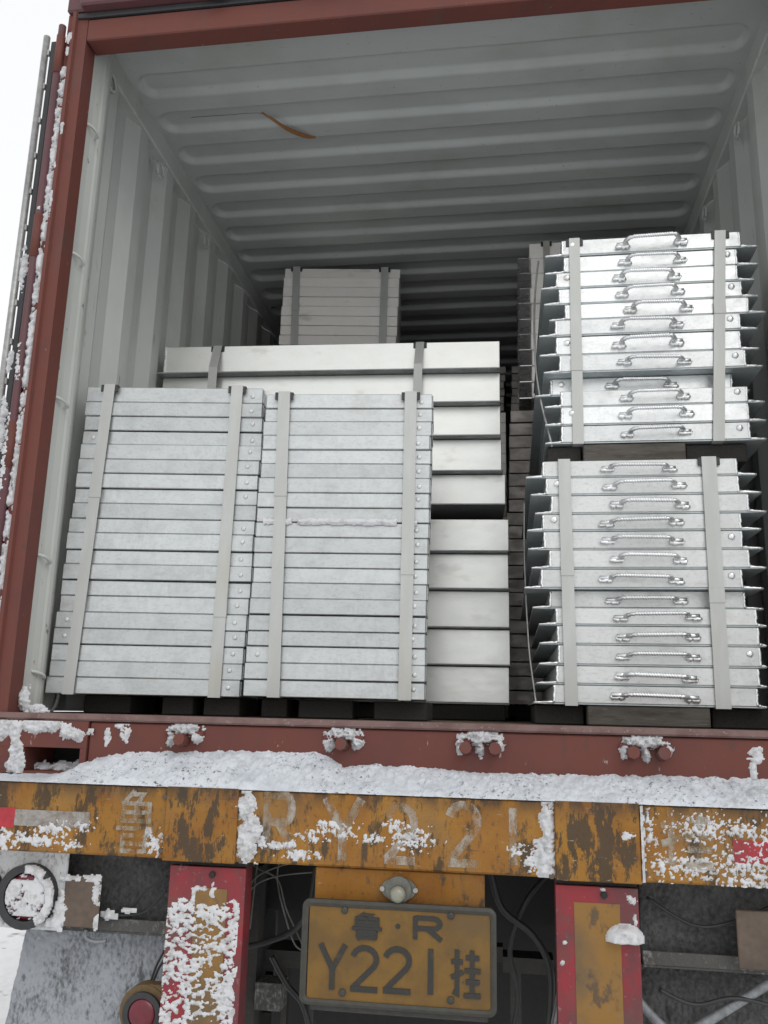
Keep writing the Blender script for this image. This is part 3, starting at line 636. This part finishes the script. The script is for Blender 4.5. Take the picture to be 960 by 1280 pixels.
# ------------------------------------------------------------------ trailer
TR = empty('semi_trailer', (0,0,GROUND)); tag(TR, 'dirty yellow trailer rear with snowy bumper, faded lettering and yellow number plate', 'trailer')
OZ = Vector((0,0,-GROUND))
def part(name, bm, mat, parent=TR, **k):
    o = mesh_obj(name, bm, mat, None, **k)
    o.parent = parent
    if parent is TR: o.location = OZ
    return o
bm = bmesh.new(); box(bm, (-1.25,-.13,-.3495), (1.25,.05,-.1755), .005); bumper = part('bumper_beam', bm, M['yellow'])
bm = bmesh.new(); box(bm, (-1.22,-.02,-.31), (1.22,LEN,-.168)); part('deck', bm, M['chassis'])
for x0, x1 in ((-.593,-.404),(.380,.577)):
    bm = bmesh.new(); box(bm, (x0,-.141,-.3525), (x1,-.1305,-.1745), .002); part('cover_plate', bm, M['patch'])
def chars(name, strokes, w, y, mat, parent, th=.0012):
    bm = bmesh.new()
    for k, s in enumerate(strokes): stroke(bm, s if len(s) < 3 or len(s) > 6 else s, w, y-th-.00025*k, y+.0006)
    return part(name, bm, mat, parent)
def place(glyph, x0, x1, z0, z1): return [[(x0+u*(x1-x0), z0+v*(z1-z0)) for u, v in s] for s in glyph]
def arc(cx_, cy_, rx, ry, a0, a1, n): return [(cx_+rx*math.cos(R(a0+(a1-a0)*k/n)), cy_+ry*math.sin(R(a0+(a1-a0)*k/n))) for k in range(n+1)]
G = {
 'Y': [[(0,1),(.5,.45)], [(1,1),(.5,.45)], [(.5,.5),(.5,0)]],
 '2': [arc(.5,.72,.45,.26,165,-35,9)+[(.05,.04)], [(0,.04),(1,.04)]],
 '1': [[(.5,1),(.5,0)]],
 'R': [[(.08,0),(.08,1)], [(.08,.94),(.65,.94)]+arc(.68,.71,.27,.23,80,-80,6)+[(.08,.48)], [(.5,.48),(1,0)]],
 'lu': [[(.42,1),(.16,.78)], [(.36,.93),(.66,.93),(.54,.8)], [(.1,.78),(.9,.78)], [(.14,.8),(.14,.48)], [(.86,.8),(.86,.48)], [(.1,.5),(.9,.5)], [(.5,.78),(.5,.5)], [(.16,.64),(.84,.64)],
        [(0,.38),(1,.38)], [(.2,.28),(.2,0)], [(.8,.28),(.8,0)], [(.18,.27),(.82,.27)], [(.2,.14),(.8,.14)], [(.18,.02),(.82,.02)]],
 'gua': [[(.2,1),(.2,.06),(.06,.1)], [(0,.74),(.4,.74)], [(0,.4),(.4,.52)], [(.72,1),(.72,.02)], [(.5,.84),(.96,.84)], [(.46,.56),(1,.56)], [(.5,.32),(.96,.32)], [(.44,.03),(1,.03)]],
}
for k, ch, x0, x1, z0, z1, w in ((0,'lu',-.725,-.625,-.338,-.187,.011),(1,'R',-.335,-.262,-.318,-.178,.02),(2,'Y',-.18,-.09,-.333,-.188,.022),(3,'2',-.03,.045,-.332,-.20,.02),(4,'2',.122,.20,-.332,-.19,.02),(5,'1',.262,.30,-.325,-.195,.02),(6,'gua',.625,.742,-.312,-.187,.016)):
    chars('painted_character', place(G[ch], x0, x1, z0, z1), w, -.1302, M['ghost'], bumper)
boxes('reflective_tape', [((-1.052,-.1318,-.292),(-1.008,-.1302,-.243))], M['tape_red'], bumper)
boxes('reflective_tape', [((-1.0075,-.1318,-.286),(-.80,-.1302,-.246))], M['tape_silver'], bumper)
boxes('reflective_tape', [((.785,-.1318,-.297),(.92,-.1302,-.247))], M['tape_red'], bumper)
bm = bmesh.new(); box(bm, (-1.13,.165,-.166), (-.86,.26,-.05)); part('slot_blocker', bm, M['chassis'])  # added dark block so no brightness shows through the casting slot
# mounting board, number plate, licence lamp
bm = bmesh.new(); box(bm, (-.203,-.118,-.46), (.212,-.10,-.3515), .003); part('mounting_board', bm, M['board'])
bm = bmesh.new(); disc_prism(bm, (.006,-.393), .034, -.128, -.119, 20, 1.25, .8); disc_prism(bm, (.006,-.393), .031, -.136, -.129, 20); lic = part('licence_lamp', bm, M['lampbody'])
bm = bmesh.new(); disc_prism(bm, (.006,-.401), .019, -.15, -.1365, 16, dome=.014); part('lamp_glass', bm, M['lamp'], lic, smooth=True)
for sx in (-.034,.047):
    bm = bmesh.new(); disc_prism(bm, (sx,-.393), .006, -.132, -.1285, 8); part('screw', bm, M['rod'], lic)
bm = bmesh.new(); box(bm, (-.207,-.1475,-.641), (.226,-.1425,-.436)); npl = part('number_plate', bm, M['plate'])
bm = bmesh.new()                                                       # rounded frame
def rrect(x0, x1, z0, z1, r, n=5):
    out = []
    for cx_, cz_, a in ((x1-r,z1-r,0),(x0+r,z1-r,90),(x0+r,z0+r,180),(x1-r,z0+r,270)):
        out += [(cx_+r*math.cos(R(a+90*k/n)), cz_+r*math.sin(R(a+90*k/n))) for k in range(n+1)]
    return out
ro, ri = rrect(-.224,.240,-.652,-.420,.018), rrect(-.209,.227,-.639,-.435,.009)
L = [[bm.verts.new((x, y, z)) for x, z in q] for q, y in ((ro,-.139),(ro,-.151),([( (a[0]*.5+b_[0]*.5),(a[1]*.5+b_[1]*.5)) for a,b_ in zip(ro,ri)],-.1535),(ri,-.1505),(ri,-.143))]
for A, B in zip(L, L[1:]):
    for i in range(len(A)): bm.faces.new((A[i], A[(i+1)%len(A)], B[(i+1)%len(A)], B[i]))
part('plate_frame', bm, M['plateframe'], npl)
bm = bmesh.new(); box(bm, (-.2,-.137,-.668), (.22,-.115,-.648), .003); part('plate_rail', bm, M['chassisgrey'], npl)
for ch, x0, x1, z0, z1, w in (('lu',-.102,-.03,-.501,-.446,.0075),('R',.044,.112,-.497,-.447,.0105),('Y',-.177,-.117,-.617,-.519,.0125),('2',-.102,-.038,-.616,-.521,.0125),('2',-.024,.040,-.615,-.519,.0125),('1',.068,.106,-.613,-.516,.0125),('gua',.135,.203,-.613,-.514,.0105)):
    chars('plate_character', place(G[ch], x0, x1, z0, z1), w, -.1476, M['plateink'], npl, .0022)
bm = bmesh.new(); disc_prism(bm, (.008,-.471), .0055, -.1498, -.147, 10); part('plate_dot', bm, M['plateink'], npl)
for x, z in ((-.121,-.442),(.134,-.441),(.134,-.622),(-.121,-.622)):
    bm = bmesh.new(); disc_prism(bm, (x,z), .0085, -.151, -.147, 8, dome=.003); part('plate_screw', bm, M['plateframe'], npl)
# striped reflective uprights
for x0, x1, y0, y1, yt, bot in ((-.578,-.380,-.507,-.425,-.416,-.95),(.379,.569,.421,.526,-.402,-.95)):
    bm = bmesh.new()                                                   # sheet with a folded edge on each side
    box(bm, (x0,-.118,bot), (x1,-.112,-.366), .001); box(bm, (x1-.004,-.1115,bot), (x1,-.06,-.366)); box(bm, (x0,-.1115,bot), (x0+.004,-.06,-.366))
    p = part('striped_upright', bm, M['stripe_red'])
    bm = bmesh.new(); box(bm, (y0,-.1192,bot+.01), (y1,-.1182,yt)); part('yellow_stripe', bm, M['stripe_yellow'], p)
    bm = bmesh.new(); box(bm, (x0,-.10,-.3655), (x1,-.01,-.3505)); part('hanger', bm, M['chassisgrey'], p)
    bm = bmesh.new(); disc_prism(bm, (x0+.112,-.383), .008, -.124, -.1185, 10, dome=.002); part('bolt', bm, M['chassis'], p)
# left round lamp on a frosted bracket
bm = bmesh.new(); box(bm, (-1.25,-.062,-.55), (-.882,-.055,-.352), .002); lb = part('lamp_bracket', bm, M['plate_frost'])
bm = bmesh.new(); ring_prism(bm, (-.979,-.467), .060, .080, -.088, -.063); part('lamp_rim', bm, M['rubber'], lb, smooth=False)
bm = bmesh.new(); disc_prism(bm, (-.979,-.467), .0595, -.075, -.063, 28, dome=.014); part('lamp_lens', bm, M['lens'], lb, smooth=True)
bm = bmesh.new(); ring_prism(bm, (-1.135,-.467), .060, .080, -.088, -.063); part('lamp_rim', bm, M['rubber'], lb)
bm = bmesh.new(); disc_prism(bm, (-1.135,-.467), .0595, -.075, -.063, 28, dome=.014); part('lamp_lens', bm, M['lens'], lb, smooth=True)
bm = bmesh.new(); box(bm, (-.8785,-.075,-.535), (-.779,-.068,-.412), .002); part('brown_plate', bm, M['brown'])
bm = bmesh.new(); box(bm, (.795,-.075,-.536), (.92,-.068,-.409), .002); part('brown_plate', bm, M['brown'])
# mud guards behind, angle bars, mud flaps
for s in (-1, 1):
    x0, x1 = sorted((s*.585, s*1.22))
    bm = bmesh.new(); box(bm, (x0,.0,-.56), (x1,.006,-.352)); part('splash_plate', bm, M['flap_dusted'])
    bm = bmesh.new(); box(bm, (x0,-.032,-.555), (x1,-.0005,-.549), .001); box(bm, (x0,-.036,-.5485), (x1,-.0325,-.518), .001); part('angle_bar', bm, M['angle'])
    bm = bmesh.new(); nx, nzq = 150, 200                                   # the flap hangs and bows a little, crusted with frozen spray
    X0, X1 = (-1.03,-.60) if s < 0 else (.585,1.03); rows = []
    for j in range(nzq+1):
        z = -.53-.42*j/nzq; t_ = j/nzq; sp = .05*t_ if s < 0 else .0; row = []
        for i in range(nx+1):
            x = X0-sp*(1-i/nx)*1.2+(X1-X0)*i/nx
            d = .0035*fbm(x*1.5, z*.75, s, 60, 4)+.003*lumps(x*1.3, z*.6, 85, 3)
            row.append(bm.verts.new((x, .045-.02*math.sin(3*i/nx)*t_+.006*nz(i*.06, j*.03, s)-d, z)))
        rows.append(row)
    for A, B in zip(rows, rows[1:]):
        for i in range(nx): bm.faces.new((A[i], A[i+1], B[i+1], B[i]))
    fl_ = part('mud_flap', bm, M['flap_snowy'] if s < 0 else M['flap_dusted'], smooth=True)
    fs_ = crust('frozen_spray', M['flap_dusted'], (x0+.002,-.001,-.5475), (1,0,0), (0,0,1), (0,-1,0), x1-x0-.004, .19, .0034, lambda u, v: .001+.004*max(0, fbm((u+v*.8)*1.2, (v-u*.8)*.6, 3, 75, 4))+.003*lumps(u*1.2, v*.8, 90, 4))
    fs_.parent = TR; fs_.location = OZ
# lower red lamp with dirty yellow rim
bm = bmesh.new(); disc_prism(bm, (-.632,-.715), .062, -.09, -.05, 26); box(bm, (-.632,-.088,-.80), (-.572,-.052,-.653), .003); rl = part('lower_lamp', bm, M['rimyellow'])
bm = bmesh.new(); ring_prism(bm, (-.632,-.718), .036, .05, -.10, -.0905); part('lamp_gasket', bm, M['rubber'], rl)
bm = bmesh.new(); disc_prism(bm, (-.632,-.718), .0355, -.096, -.0905, 22, dome=.01); part('lamp_lens', bm, M['lens'], rl, smooth=True)
# pipe, chassis, axle, wires
bm = bmesh.new(); tube(bm, smoothpath([(1.0,-.02,-.50),(.87,-.02,-.578),(.72,-.02,-.672),(.66,-.02,-.705),(.62,-.02,-.68),(.56,-.02,-.62)], 6), .0115, 8); part('drain_pipe', bm, M['pipe'], smooth=True)
for s in (-1, 1):
    bm = bmesh.new(); box(bm, (min(s*.5,s*.58),.1,-.62), (max(s*.5,s*.58),LEN,-.311)); part('frame_rail', bm, M['chassis'])
for yc in (.55, 1.6, 3.2):
    bm = bmesh.new(); box(bm, (-.5,yc,-.6), (.5,yc+.08,-.312)); part('cross_member', bm, M['chassis'])
bm = bmesh.new(); box(bm, (-.49,.62,-1.12), (.49,.66,-.6005), .01); part('ground_blocker_sheet', bm, M['chassis'])  # added dark sheet, hides the bright ground seen past the frame
for yc in (1.15, 2.45):
    bm = bmesh.new(); tube(bm, [(-1.0,yc,-1.02),(1.0,yc,-1.02)], .07, 12); part('axle', bm, M['chassis'])
    for s in (-1, 1):
        bm = bmesh.new()
        for xc in (.72, 1.03):
            prof = [(.30,.13),(.44,.13),(.49,.10),(.5,.05),(.5,-.05),(.49,-.10),(.44,-.13),(.30,-.13)]; ringz = []
            for k in range(32):
                a_ = k*math.pi/16; ringz.append([bm.verts.new((s*xc+dx, yc+r*math.cos(a_), -1.02+r*math.sin(a_))) for r, dx in prof])
            for k in range(32):
                A, B = ringz[k], ringz[(k+1) % 32]
                for q in range(8): bm.faces.new((A[q], A[(q+1)%8], B[(q+1)%8], B[q]))
        wh = part('wheel', bm, M['tyre'])
        bm = bmesh.new(); tube(bm, [(s*.65,yc,-1.02),(s*1.1,yc,-1.02)], .29, 20); part('rim', bm, M['chassisgrey'], wh)
boxes('support_bracket', [((-.478,.24,-.95),(-.44,.30,-.42))], M['chassisgrey'], TR, loc=OZ)
boxes('spring_hanger', [((-.43,.3,-.70),(-.29,.42,-.655)), ((-.38,.31,-.95),(-.365,.34,-.70)), ((-.30,.31,-.95),(-.285,.34,-.70))], M['chassisgrey'], TR, loc=OZ)
boxes('step_block', [((-.435,.22,-.79),(-.36,.295,-.72))], M['angle'], TR, loc=OZ)
boxes('spring_hanger', [((.25,.32,-.68),(.39,.40,-.64)), ((.27,.33,-.90),(.30,.38,-.681)), ((.23,.34,-.66),(.2499,.39,-.62))], M['chassisgrey'], TR, loc=OZ)
bm = bmesh.new(); rnd = random.Random(4)
for p in ([(-.46,.12,-.36),(-.42,.11,-.40),(-.36,.12,-.43),(-.33,.11,-.50),(-.30,.12,-.56),(-.27,.1,-.60)], [(-.35,.1,-.36),(-.36,.12,-.43),(-.335,.1,-.50),(-.30,.11,-.59),(-.26,.1,-.60)], [(-.44,.1,-.50),(-.42,.1,-.43),(-.34,.1,-.39),(-.24,.1,-.37)],
          [(-.44,.1,-.53),(-.43,.1,-.46),(-.36,.1,-.42),(-.22,.1,-.40)], [(-.41,.1,-.36),(-.42,.11,-.44),(-.43,.12,-.56)]):
    tube(bm, smoothpath(p, 6), .0024, 5)
part('loose_wires', bm, M['wire'], smooth=True)['kind'] = 'stuff'
for p, m in (([(-.60,-.08,-.40),(-.66,-.06,-.44),(-.71,-.04,-.49),(-.755,-.04,-.508),(-.79,-.05,-.515)], 'wireblack'), ([(-.60,-.08,-.435),(-.65,-.06,-.485),(-.70,-.04,-.505),(-.78,-.05,-.508)], 'wireblack'),
             ([(-.60,-.06,-.58),(-.622,-.05,-.62),(-.635,-.05,-.66)], 'wireblack'), ([(-.59,-.06,-.59),(-.615,-.05,-.625),(-.628,-.05,-.66)], 'wireblack'),
             ([(-.955,-.03,-.55),(-.93,-.035,-.56),(-.90,-.03,-.552)], 'wire'), ([(-.825,-.04,-.548),(-.82,-.045,-.566),(-.79,-.045,-.574),(-.765,-.045,-.569)], 'pipe'), ([(.39,-.05,-.62),(.375,-.02,-.70),(.345,0,-.80),(.32,.0,-.9)], 'pipe'), ([(.385,.0,-.63),(.36,.02,-.74),(.30,.03,-.88)], 'wire')):
    bm = bmesh.new(); tube(bm, smoothpath(p, 6), .005 if m == 'pipe' else .003, 6); part('cable', bm, M[m], smooth=True)

for p, rr in (([(.22,.05,-.36),(.25,.06,-.46),(.33,.05,-.52),(.37,.03,-.60),(.36,.02,-.75)], .009), ([(.37,.1,-.38),(.31,.08,-.45),(.27,.09,-.56),(.29,.08,-.68),(.25,.06,-.82)], .007), ([(-.36,.1,-.62),(-.31,.08,-.68),(-.26,.06,-.72),(-.23,.05,-.80)], .008),
              ([(-.24,.06,-.38),(-.25,.05,-.47),(-.29,.06,-.54),(-.37,.08,-.58),(-.43,.1,-.60)], .008), ([(.60,-.03,-.40),(.70,-.028,-.455),(.78,-.028,-.45),(.90,-.03,-.40)], .004), ([(.62,-.04,-.60),(.70,-.03,-.63),(.80,-.03,-.61),(.95,-.03,-.64)], .005)):
    bm = bmesh.new(); tube(bm, smoothpath(p, 6), rr, 7); part('hose', bm, M['wireblack'], smooth=True)
for x, z in ((-.60,-.20),(-.60,-.33),(.586,-.20),(.586,-.33),(-.39,-.345),(.37,-.345)):
    bm = bmesh.new(); disc_prism(bm, (x,z), .007, -.136, -.1295, 6); part('beam_bolt', bm, M['brown'], bumper)

# ------------------------------------------------------------------ snow
def snow(o): return tag(o, kind='stuff')
def interp(tab, x):
    for (a, b), (c, d) in zip(tab, tab[1:]):
        if a <= x <= c: return b+(d-b)*(x-a)/(c-a)
    return tab[0][1] if x < tab[0][0] else tab[-1][1]
TOP = [(-1.25,-.166),(-1.07,-.165),(-.93,-.158),(-.89,-.13),(-.80,-.103),(-.62,-.094),(-.45,-.087),(-.24,-.085),(-.19,-.102),(-.165,-.116),(0,-.112),(.2,-.123),(.4,-.122),(.7,-.116),(1.25,-.113)]
bm = bmesh.new(); NX, NV = 760, 30; prev = None
for i in range(NX+1):
    x = -1.248+2.496*i/NX; ht = interp(TOP, x)+.006*fbm(x, 1, 0, 22, 3)+.175
    col = []
    for j in range(NV+1):
        v = j/NV; y = -.134+.131*v; q = ht*(v**.85)
        l = .009*max(0, fbm(x, q, 4, 16, 3))+.007*lumps(x, q*1.2, 60, 1)*max(0, .5+fbm(x, q, 6, 8, 2))+.005*lumps(x, q*1.2+.3, 140, 2)+.006*fbm(x, q, 2, 55, 4)+.003*fbm(x, q, 8, 190, 3)
        e = min(1, v*8+.15)*(1 if v < .93 else .6)*min(1, ht/.04)
        col.append(bm.verts.new((x+.003*nz(x, q, 7, 90), y-.75*l*e, -.1765+q+.6*l*e)))
    if prev:
        for j in range(NV): bm.faces.new((prev[j], col[j], col[j+1], prev[j+1]))
    prev = col
snow(mesh_obj('snow_bank', bm, M['snow'], smooth=True, recalc=False))
def rag(x, z, s, seed): return .55*fbm(x, z, seed, s, 4)
def blot(name, list_, x0, x1, z0, z1, y, thick, thr=0.0, s=60, mat='snowclean', step=.0035, rough=1.0):
    def fn(x, z):
        m = max(ell(x, z, *e) for e in list_)
        v = m + rough*rag(x, z, s, 3)-thr
        if v <= 0: return 0
        v -= (.45*abs(fbm(x, z, 12, 130, 3))+.35*max(0, fbm(x, z, 7, 60, 2)))*(1.6 if rough > 1.05 else .8)
        if v <= 0: return 0
        return thick*min(1, v*2.2+.12)*(.4+.7*lumps(x, z, 90, 2)+.4*nz(x, z, 1, 70)+.3*nz(x, z, 4, 200))
    return snow(facade(name, M[mat], x0, x1, z0, z1, y, step, fn))
# casting and sill
blot('snow_patch', [(-1.05,-.035,.12,.022),(-.93,-.055,.06,.018),(-1.10,-.09,.02,.09),(-1.16,-.04,.08,.04),(-1.085,-.14,.022,.04)], -1.221, -.87, -.165, -.022, -.0125, .016, .05, 30)
blot('snow_patch', [(-.83,-.06,.012,.03),(-.775,-.05,.018,.035),(-.80,-.03,.02,.01)], -.86, -.75, -.10, -.025, -.0065, .008, .2, 70)
blot('snow_patch', [(-1.0,-.155,.09,.02),(-.93,-.16,.05,.03)], -1.07, -.906, -.158, -.11, .06, .03, .0, 30)
blot('snow_patch', [(-1.10,.003,.05,.02),(-1.135,.03,.02,.05)], -1.145, -1.0, -.001, .08, .065, .02, .05, 40)
for xk, wide in ((-.605,.03),(-.163,.03),(.2,.075),(.618,.075)):
    e = [(xk,-.037,.052+wide*.25,.020), (xk-.028-wide*.3,-.058,.018,.024), (xk+.026+wide*.3,-.056,.018,.022)]
    if wide > .05: e += [(xk,-.062,.012,.03)]
    blot('snow_cap', e, xk-.1, xk+.1, -.1, -.018, -.0075, .034, .08, 45, 'snowclean', .003, .7)
blot('snow_patch', [(.885,-.06,.022,.024),(.875,-.10,.010,.05)], .84, .93, -.14, -.03, -.0065, .012, .1, 60)
# beam
B1 = -.131
blot('snow_patch', [(-.385,-.22,.028,.05),(-.38,-.30,.032,.07),(-.36,-.27,.018,.05)], -.42, -.335, -.352, -.178, B1, .013, .05, 45, 'snowclean', .0028)
blot('snow_patch', [(.362,-.24,.018,.11),(.355,-.31,.03,.05)], .32, .3795, -.349, -.178, B1, .016, .05, 50)
blot('snow_patch', [(.5785,-.26,.006,.12)], .5775, .60, -.349, -.178, B1-.006, .012, -.1, 60)
blot('snow_patch', [(-.30,-.305,.05,.012),(-.24,-.325,.06,.015),(-.345,-.30,.02,.02),(-.27,-.30,.02,.012)], -.36, -.16, -.349, -.27, B1, .0045, .15, 70, 'snowclean', .002, 1.4)
blot('snow_specks', [(-.16,-.255,.07,.02),(-.13,-.275,.06,.012),(-.06,-.28,.05,.015),(.03,-.275,.07,.035),(.0,-.25,.05,.02),(-.21,-.28,.05,.02),(.33,-.31,.05,.035),(.29,-.29,.03,.02)], -.27, .379, -.34, -.22, B1, .0032, .35, 95, 'snowclean', .002, 1.7)
blot('snow_specks', [(-.9,-.29,.08,.025),(-.83,-.275,.05,.02),(-.95,-.32,.14,.022),(-1.04,-.325,.05,.04),(-.85,-.33,.05,.012),(-.62,-.315,.035,.035),(-.64,-.29,.015,.02)], -1.12, -.594, -.349, -.24, B1, .0034, .3, 80, 'snowclean', .0021, 1.6)
blot('snow_specks', [(.72,-.225,.10,.04),(.80,-.225,.07,.03),(.70,-.31,.12,.04),(.82,-.30,.14,.06),(.88,-.25,.09,.05),(.83,-.34,.14,.02),(.60,-.24,.02,.06),(.62,-.31,.03,.04)], .58, 1.05, -.3495, -.18, B1, .0036, .46, 100, 'snowclean', .002, 1.9)
blot('snow_specks', [(.545,-.248,.022,.012)], .51, .577, -.27, -.22, -.1412, .005, .25, 80, 'snowclean', .0028)
# left striped upright: thick rime from a third of the way down
def rime(x, z):
    e = min(1, (-.452-z+.03*fbm(x, z, 4, 14, 3))/.05)
    if e <= 0: return 0
    side = min(1, (-.392-x+.012*fbm(x, z, 9, 20, 3))/.02)
    v = .75*fbm(x*.8, z*1.25, 6, 75, 4)+.35*lumps(x, z*1.3, 120, 3)+.45*fbm(x, z, 1, 16, 2)-.10
    return .0075*min(1, v*1.3+.08)*min(1, e, max(0, side)) if v > 0 else 0
snow(facade('rime_crust', M['snowclean'], -.577, -.381, -.95, -.43, -.119, .0022, rime))
blot('snow_specks', [(-.50,-.418,.035,.008),(-.512,-.435,.008,.03),(-.463,-.43,.009,.03),(-.40,-.46,.012,.02)], -.53, -.385, -.48, -.40, -.1192, .006, .25, 90, 'snowclean', .0025)
# lump on the right upright
def lump(x, z):
    m = ell(x, z, .535, -.478, .043, .034) if z > -.482 else -1
    return .03*min(1, m*2.2+.2)*(.8+.4*lumps(x, z, 45, 1)) if m > 0 else 0
snow(facade('snow_lump', M['snowclean'], .485, .585, -.49, -.44, -.119, .0028, lump))
blot('snow_specks', [(.553,-.392,.016,.012),(.49,-.372,.008,.006),(.56,-.435,.006,.012),(.397,-.49,.006,.006),(.392,-.535,.006,.006)], .385, .569, -.55, -.368, -.1185, .006, .2, 90, 'snowclean', .0025)
# round lamp
def lampsnow(x, z):
    r = math.hypot(x+.979, z+.467)
    v = .5+.5*lumps(x, z, 120, 5)+.5*fbm(x, z, 2, 35, 3)-.3-(.5 if z < -.515 and abs(x+.98) < .035 else 0)-(.5 if (z > -.425 and x < -.96) else 0)
    return (.005+.004*lumps(x, z, 130, 5)+.013*math.sqrt(max(0, 1-(r/.06)**2))) if r < .058 and v > .16 else 0
snow(facade('lamp_snow', M['snowclean'], -1.04, -.918, -.53, -.405, -.0765, .0028, lampsnow))
def rimsnow(x, z):
    r = math.hypot(x+.979, z+.467); an = math.degrees(math.atan2(z+.467, x+.979))
    return .008*(.6+.6*lumps(x, z, 60, 5)) if .058 < r < .079 and -60 < an < 95 and fbm(x, z, 8, 30, 3) > -.45 else 0
snow(facade('rim_snow', M['snowclean'], -1.06, -.897, -.55, -.385, -.0885, .0028, rimsnow))
blot('snow_patch', [(-.885,-.50,.02,.06),(-.79,-.45,.012,.05),(-.80,-.418,.03,.01),(-.86,-.418,.03,.008),(-.785,-.52,.008,.02),(-.90,-.53,.03,.02)], -.92, -.778, -.549, -.405, -.0755, .006, .15, 60)
blot('snow_patch', [(-.755,-.508,.035,.010),(-.71,-.493,.02,.006)], -.80, -.68, -.525, -.48, -.05, .012, .0, 40)
# hinge side of the door frame
def strip(x, z):
    v = .75*lumps(x*.9, z, 38, 4)+.55*lumps(x, z, 75, 6)+.4*fbm(x, z, 3, 18, 3)
    if 1.95 > z > 1.4 : k = .16
    elif z > 2.15: k = 1.2
    elif z > 1.95: k = .25
    else: k = .22
    d = 1-abs((x+1.2135)/.0125)
    return .012*min(1, (v-k)*1.6+.1)*min(1, d*2.5) if v > k and d > 0 else 0
snow(facade('hinge_snow', M['snowclean'], -1.228, -1.199, 0.0, 2.32, .0035, .0032, strip))
blot('hinge_snow', [(-1.24,.75,.016,.22),(-1.235,1.05,.012,.10),(-1.24,.45,.02,.2),(-1.232,1.6,.008,.02),(-1.24,.2,.02,.2)], -1.262, -1.216, .0, 1.7, -.016, .006, .45, 60)
blot('hinge_snow', [(-1.275,1.42,.018,.10),(-1.28,.85,.02,.15),(-1.28,1.08,.02,.05),(-1.27,.4,.02,.3)], -1.30, -1.25, 0, 1.55, .012, .014, .2, 28)
blot('snow_specks', [(-1.198,2.255,.009,.03),(-1.187,1.9,.006,.03),(-1.195,1.76,.004,.015),(-1.193,1.62,.004,.05),(-1.2,2.2,.005,.02)], -1.215, -1.17, 1.5, 2.32, -.013, .008, .1, 60, 'snowclean', .0028)
# bits on the gutter above the opening
blot('snow_cap', [(-.68,2.375,.06,.03),(-.665,2.352,.025,.02),(-.27,2.38,.07,.02),(-.30,2.365,.02,.015)], -.78, -.15, 2.335, 2.45, -.041, .02, .1, 40)
# thin drift of snow caught on the middle stack
def ridge(x, z):
    d = 1-abs(z-(.594+.004*nz(x, 0, 0, 30)))/.009
    return .006*d*(.5+.8*lumps(x, z, 80, 1)) if d > 0 and nz(x, 2, 0, 12) > -.35 else 0
snow(facade('snow_drift', M['snowclean'], -.48, .0, .575, .615, .2135, .0025, ridge))

# the strapped stacks were not set down quite square: turn each a few degrees about its front
def turn(objs, px, py, deg):
    T = Matrix.Translation((px,py,0)) @ Matrix.Rotation(R(deg), 4, 'Z') @ Matrix.Translation((-px,-py,0))
    for o in objs:
        m = T @ Matrix.LocRotScale(o.location, o.rotation_euler, o.scale)
        o.location = m.to_translation(); o.rotation_euler = m.to_euler()
tops = [o for o in S.objects if o.parent is None]
def pick(key): return [o for o in tops if key in str(o.get('group', '')) or key in str(o.get('label', ''))]
turn(pick('front stack beside the wall')+pick('strap on the front wall-side stack'), -.815, .22, 6.5)
turn(pick('of the middle front stack')+pick('strap on the middle front stack')+[o for o in tops if o.name.startswith('snow_drift')], -.235, .22, 4.5)
turn(pick('wide steel planks laid')+pick('over the top wide plank')+pick('between the two halves'), -.45, .9, 2.6)
turn(pick('high stack at the back')+pick('strap on the high back stack'), -.58, 1.72, 6.5)
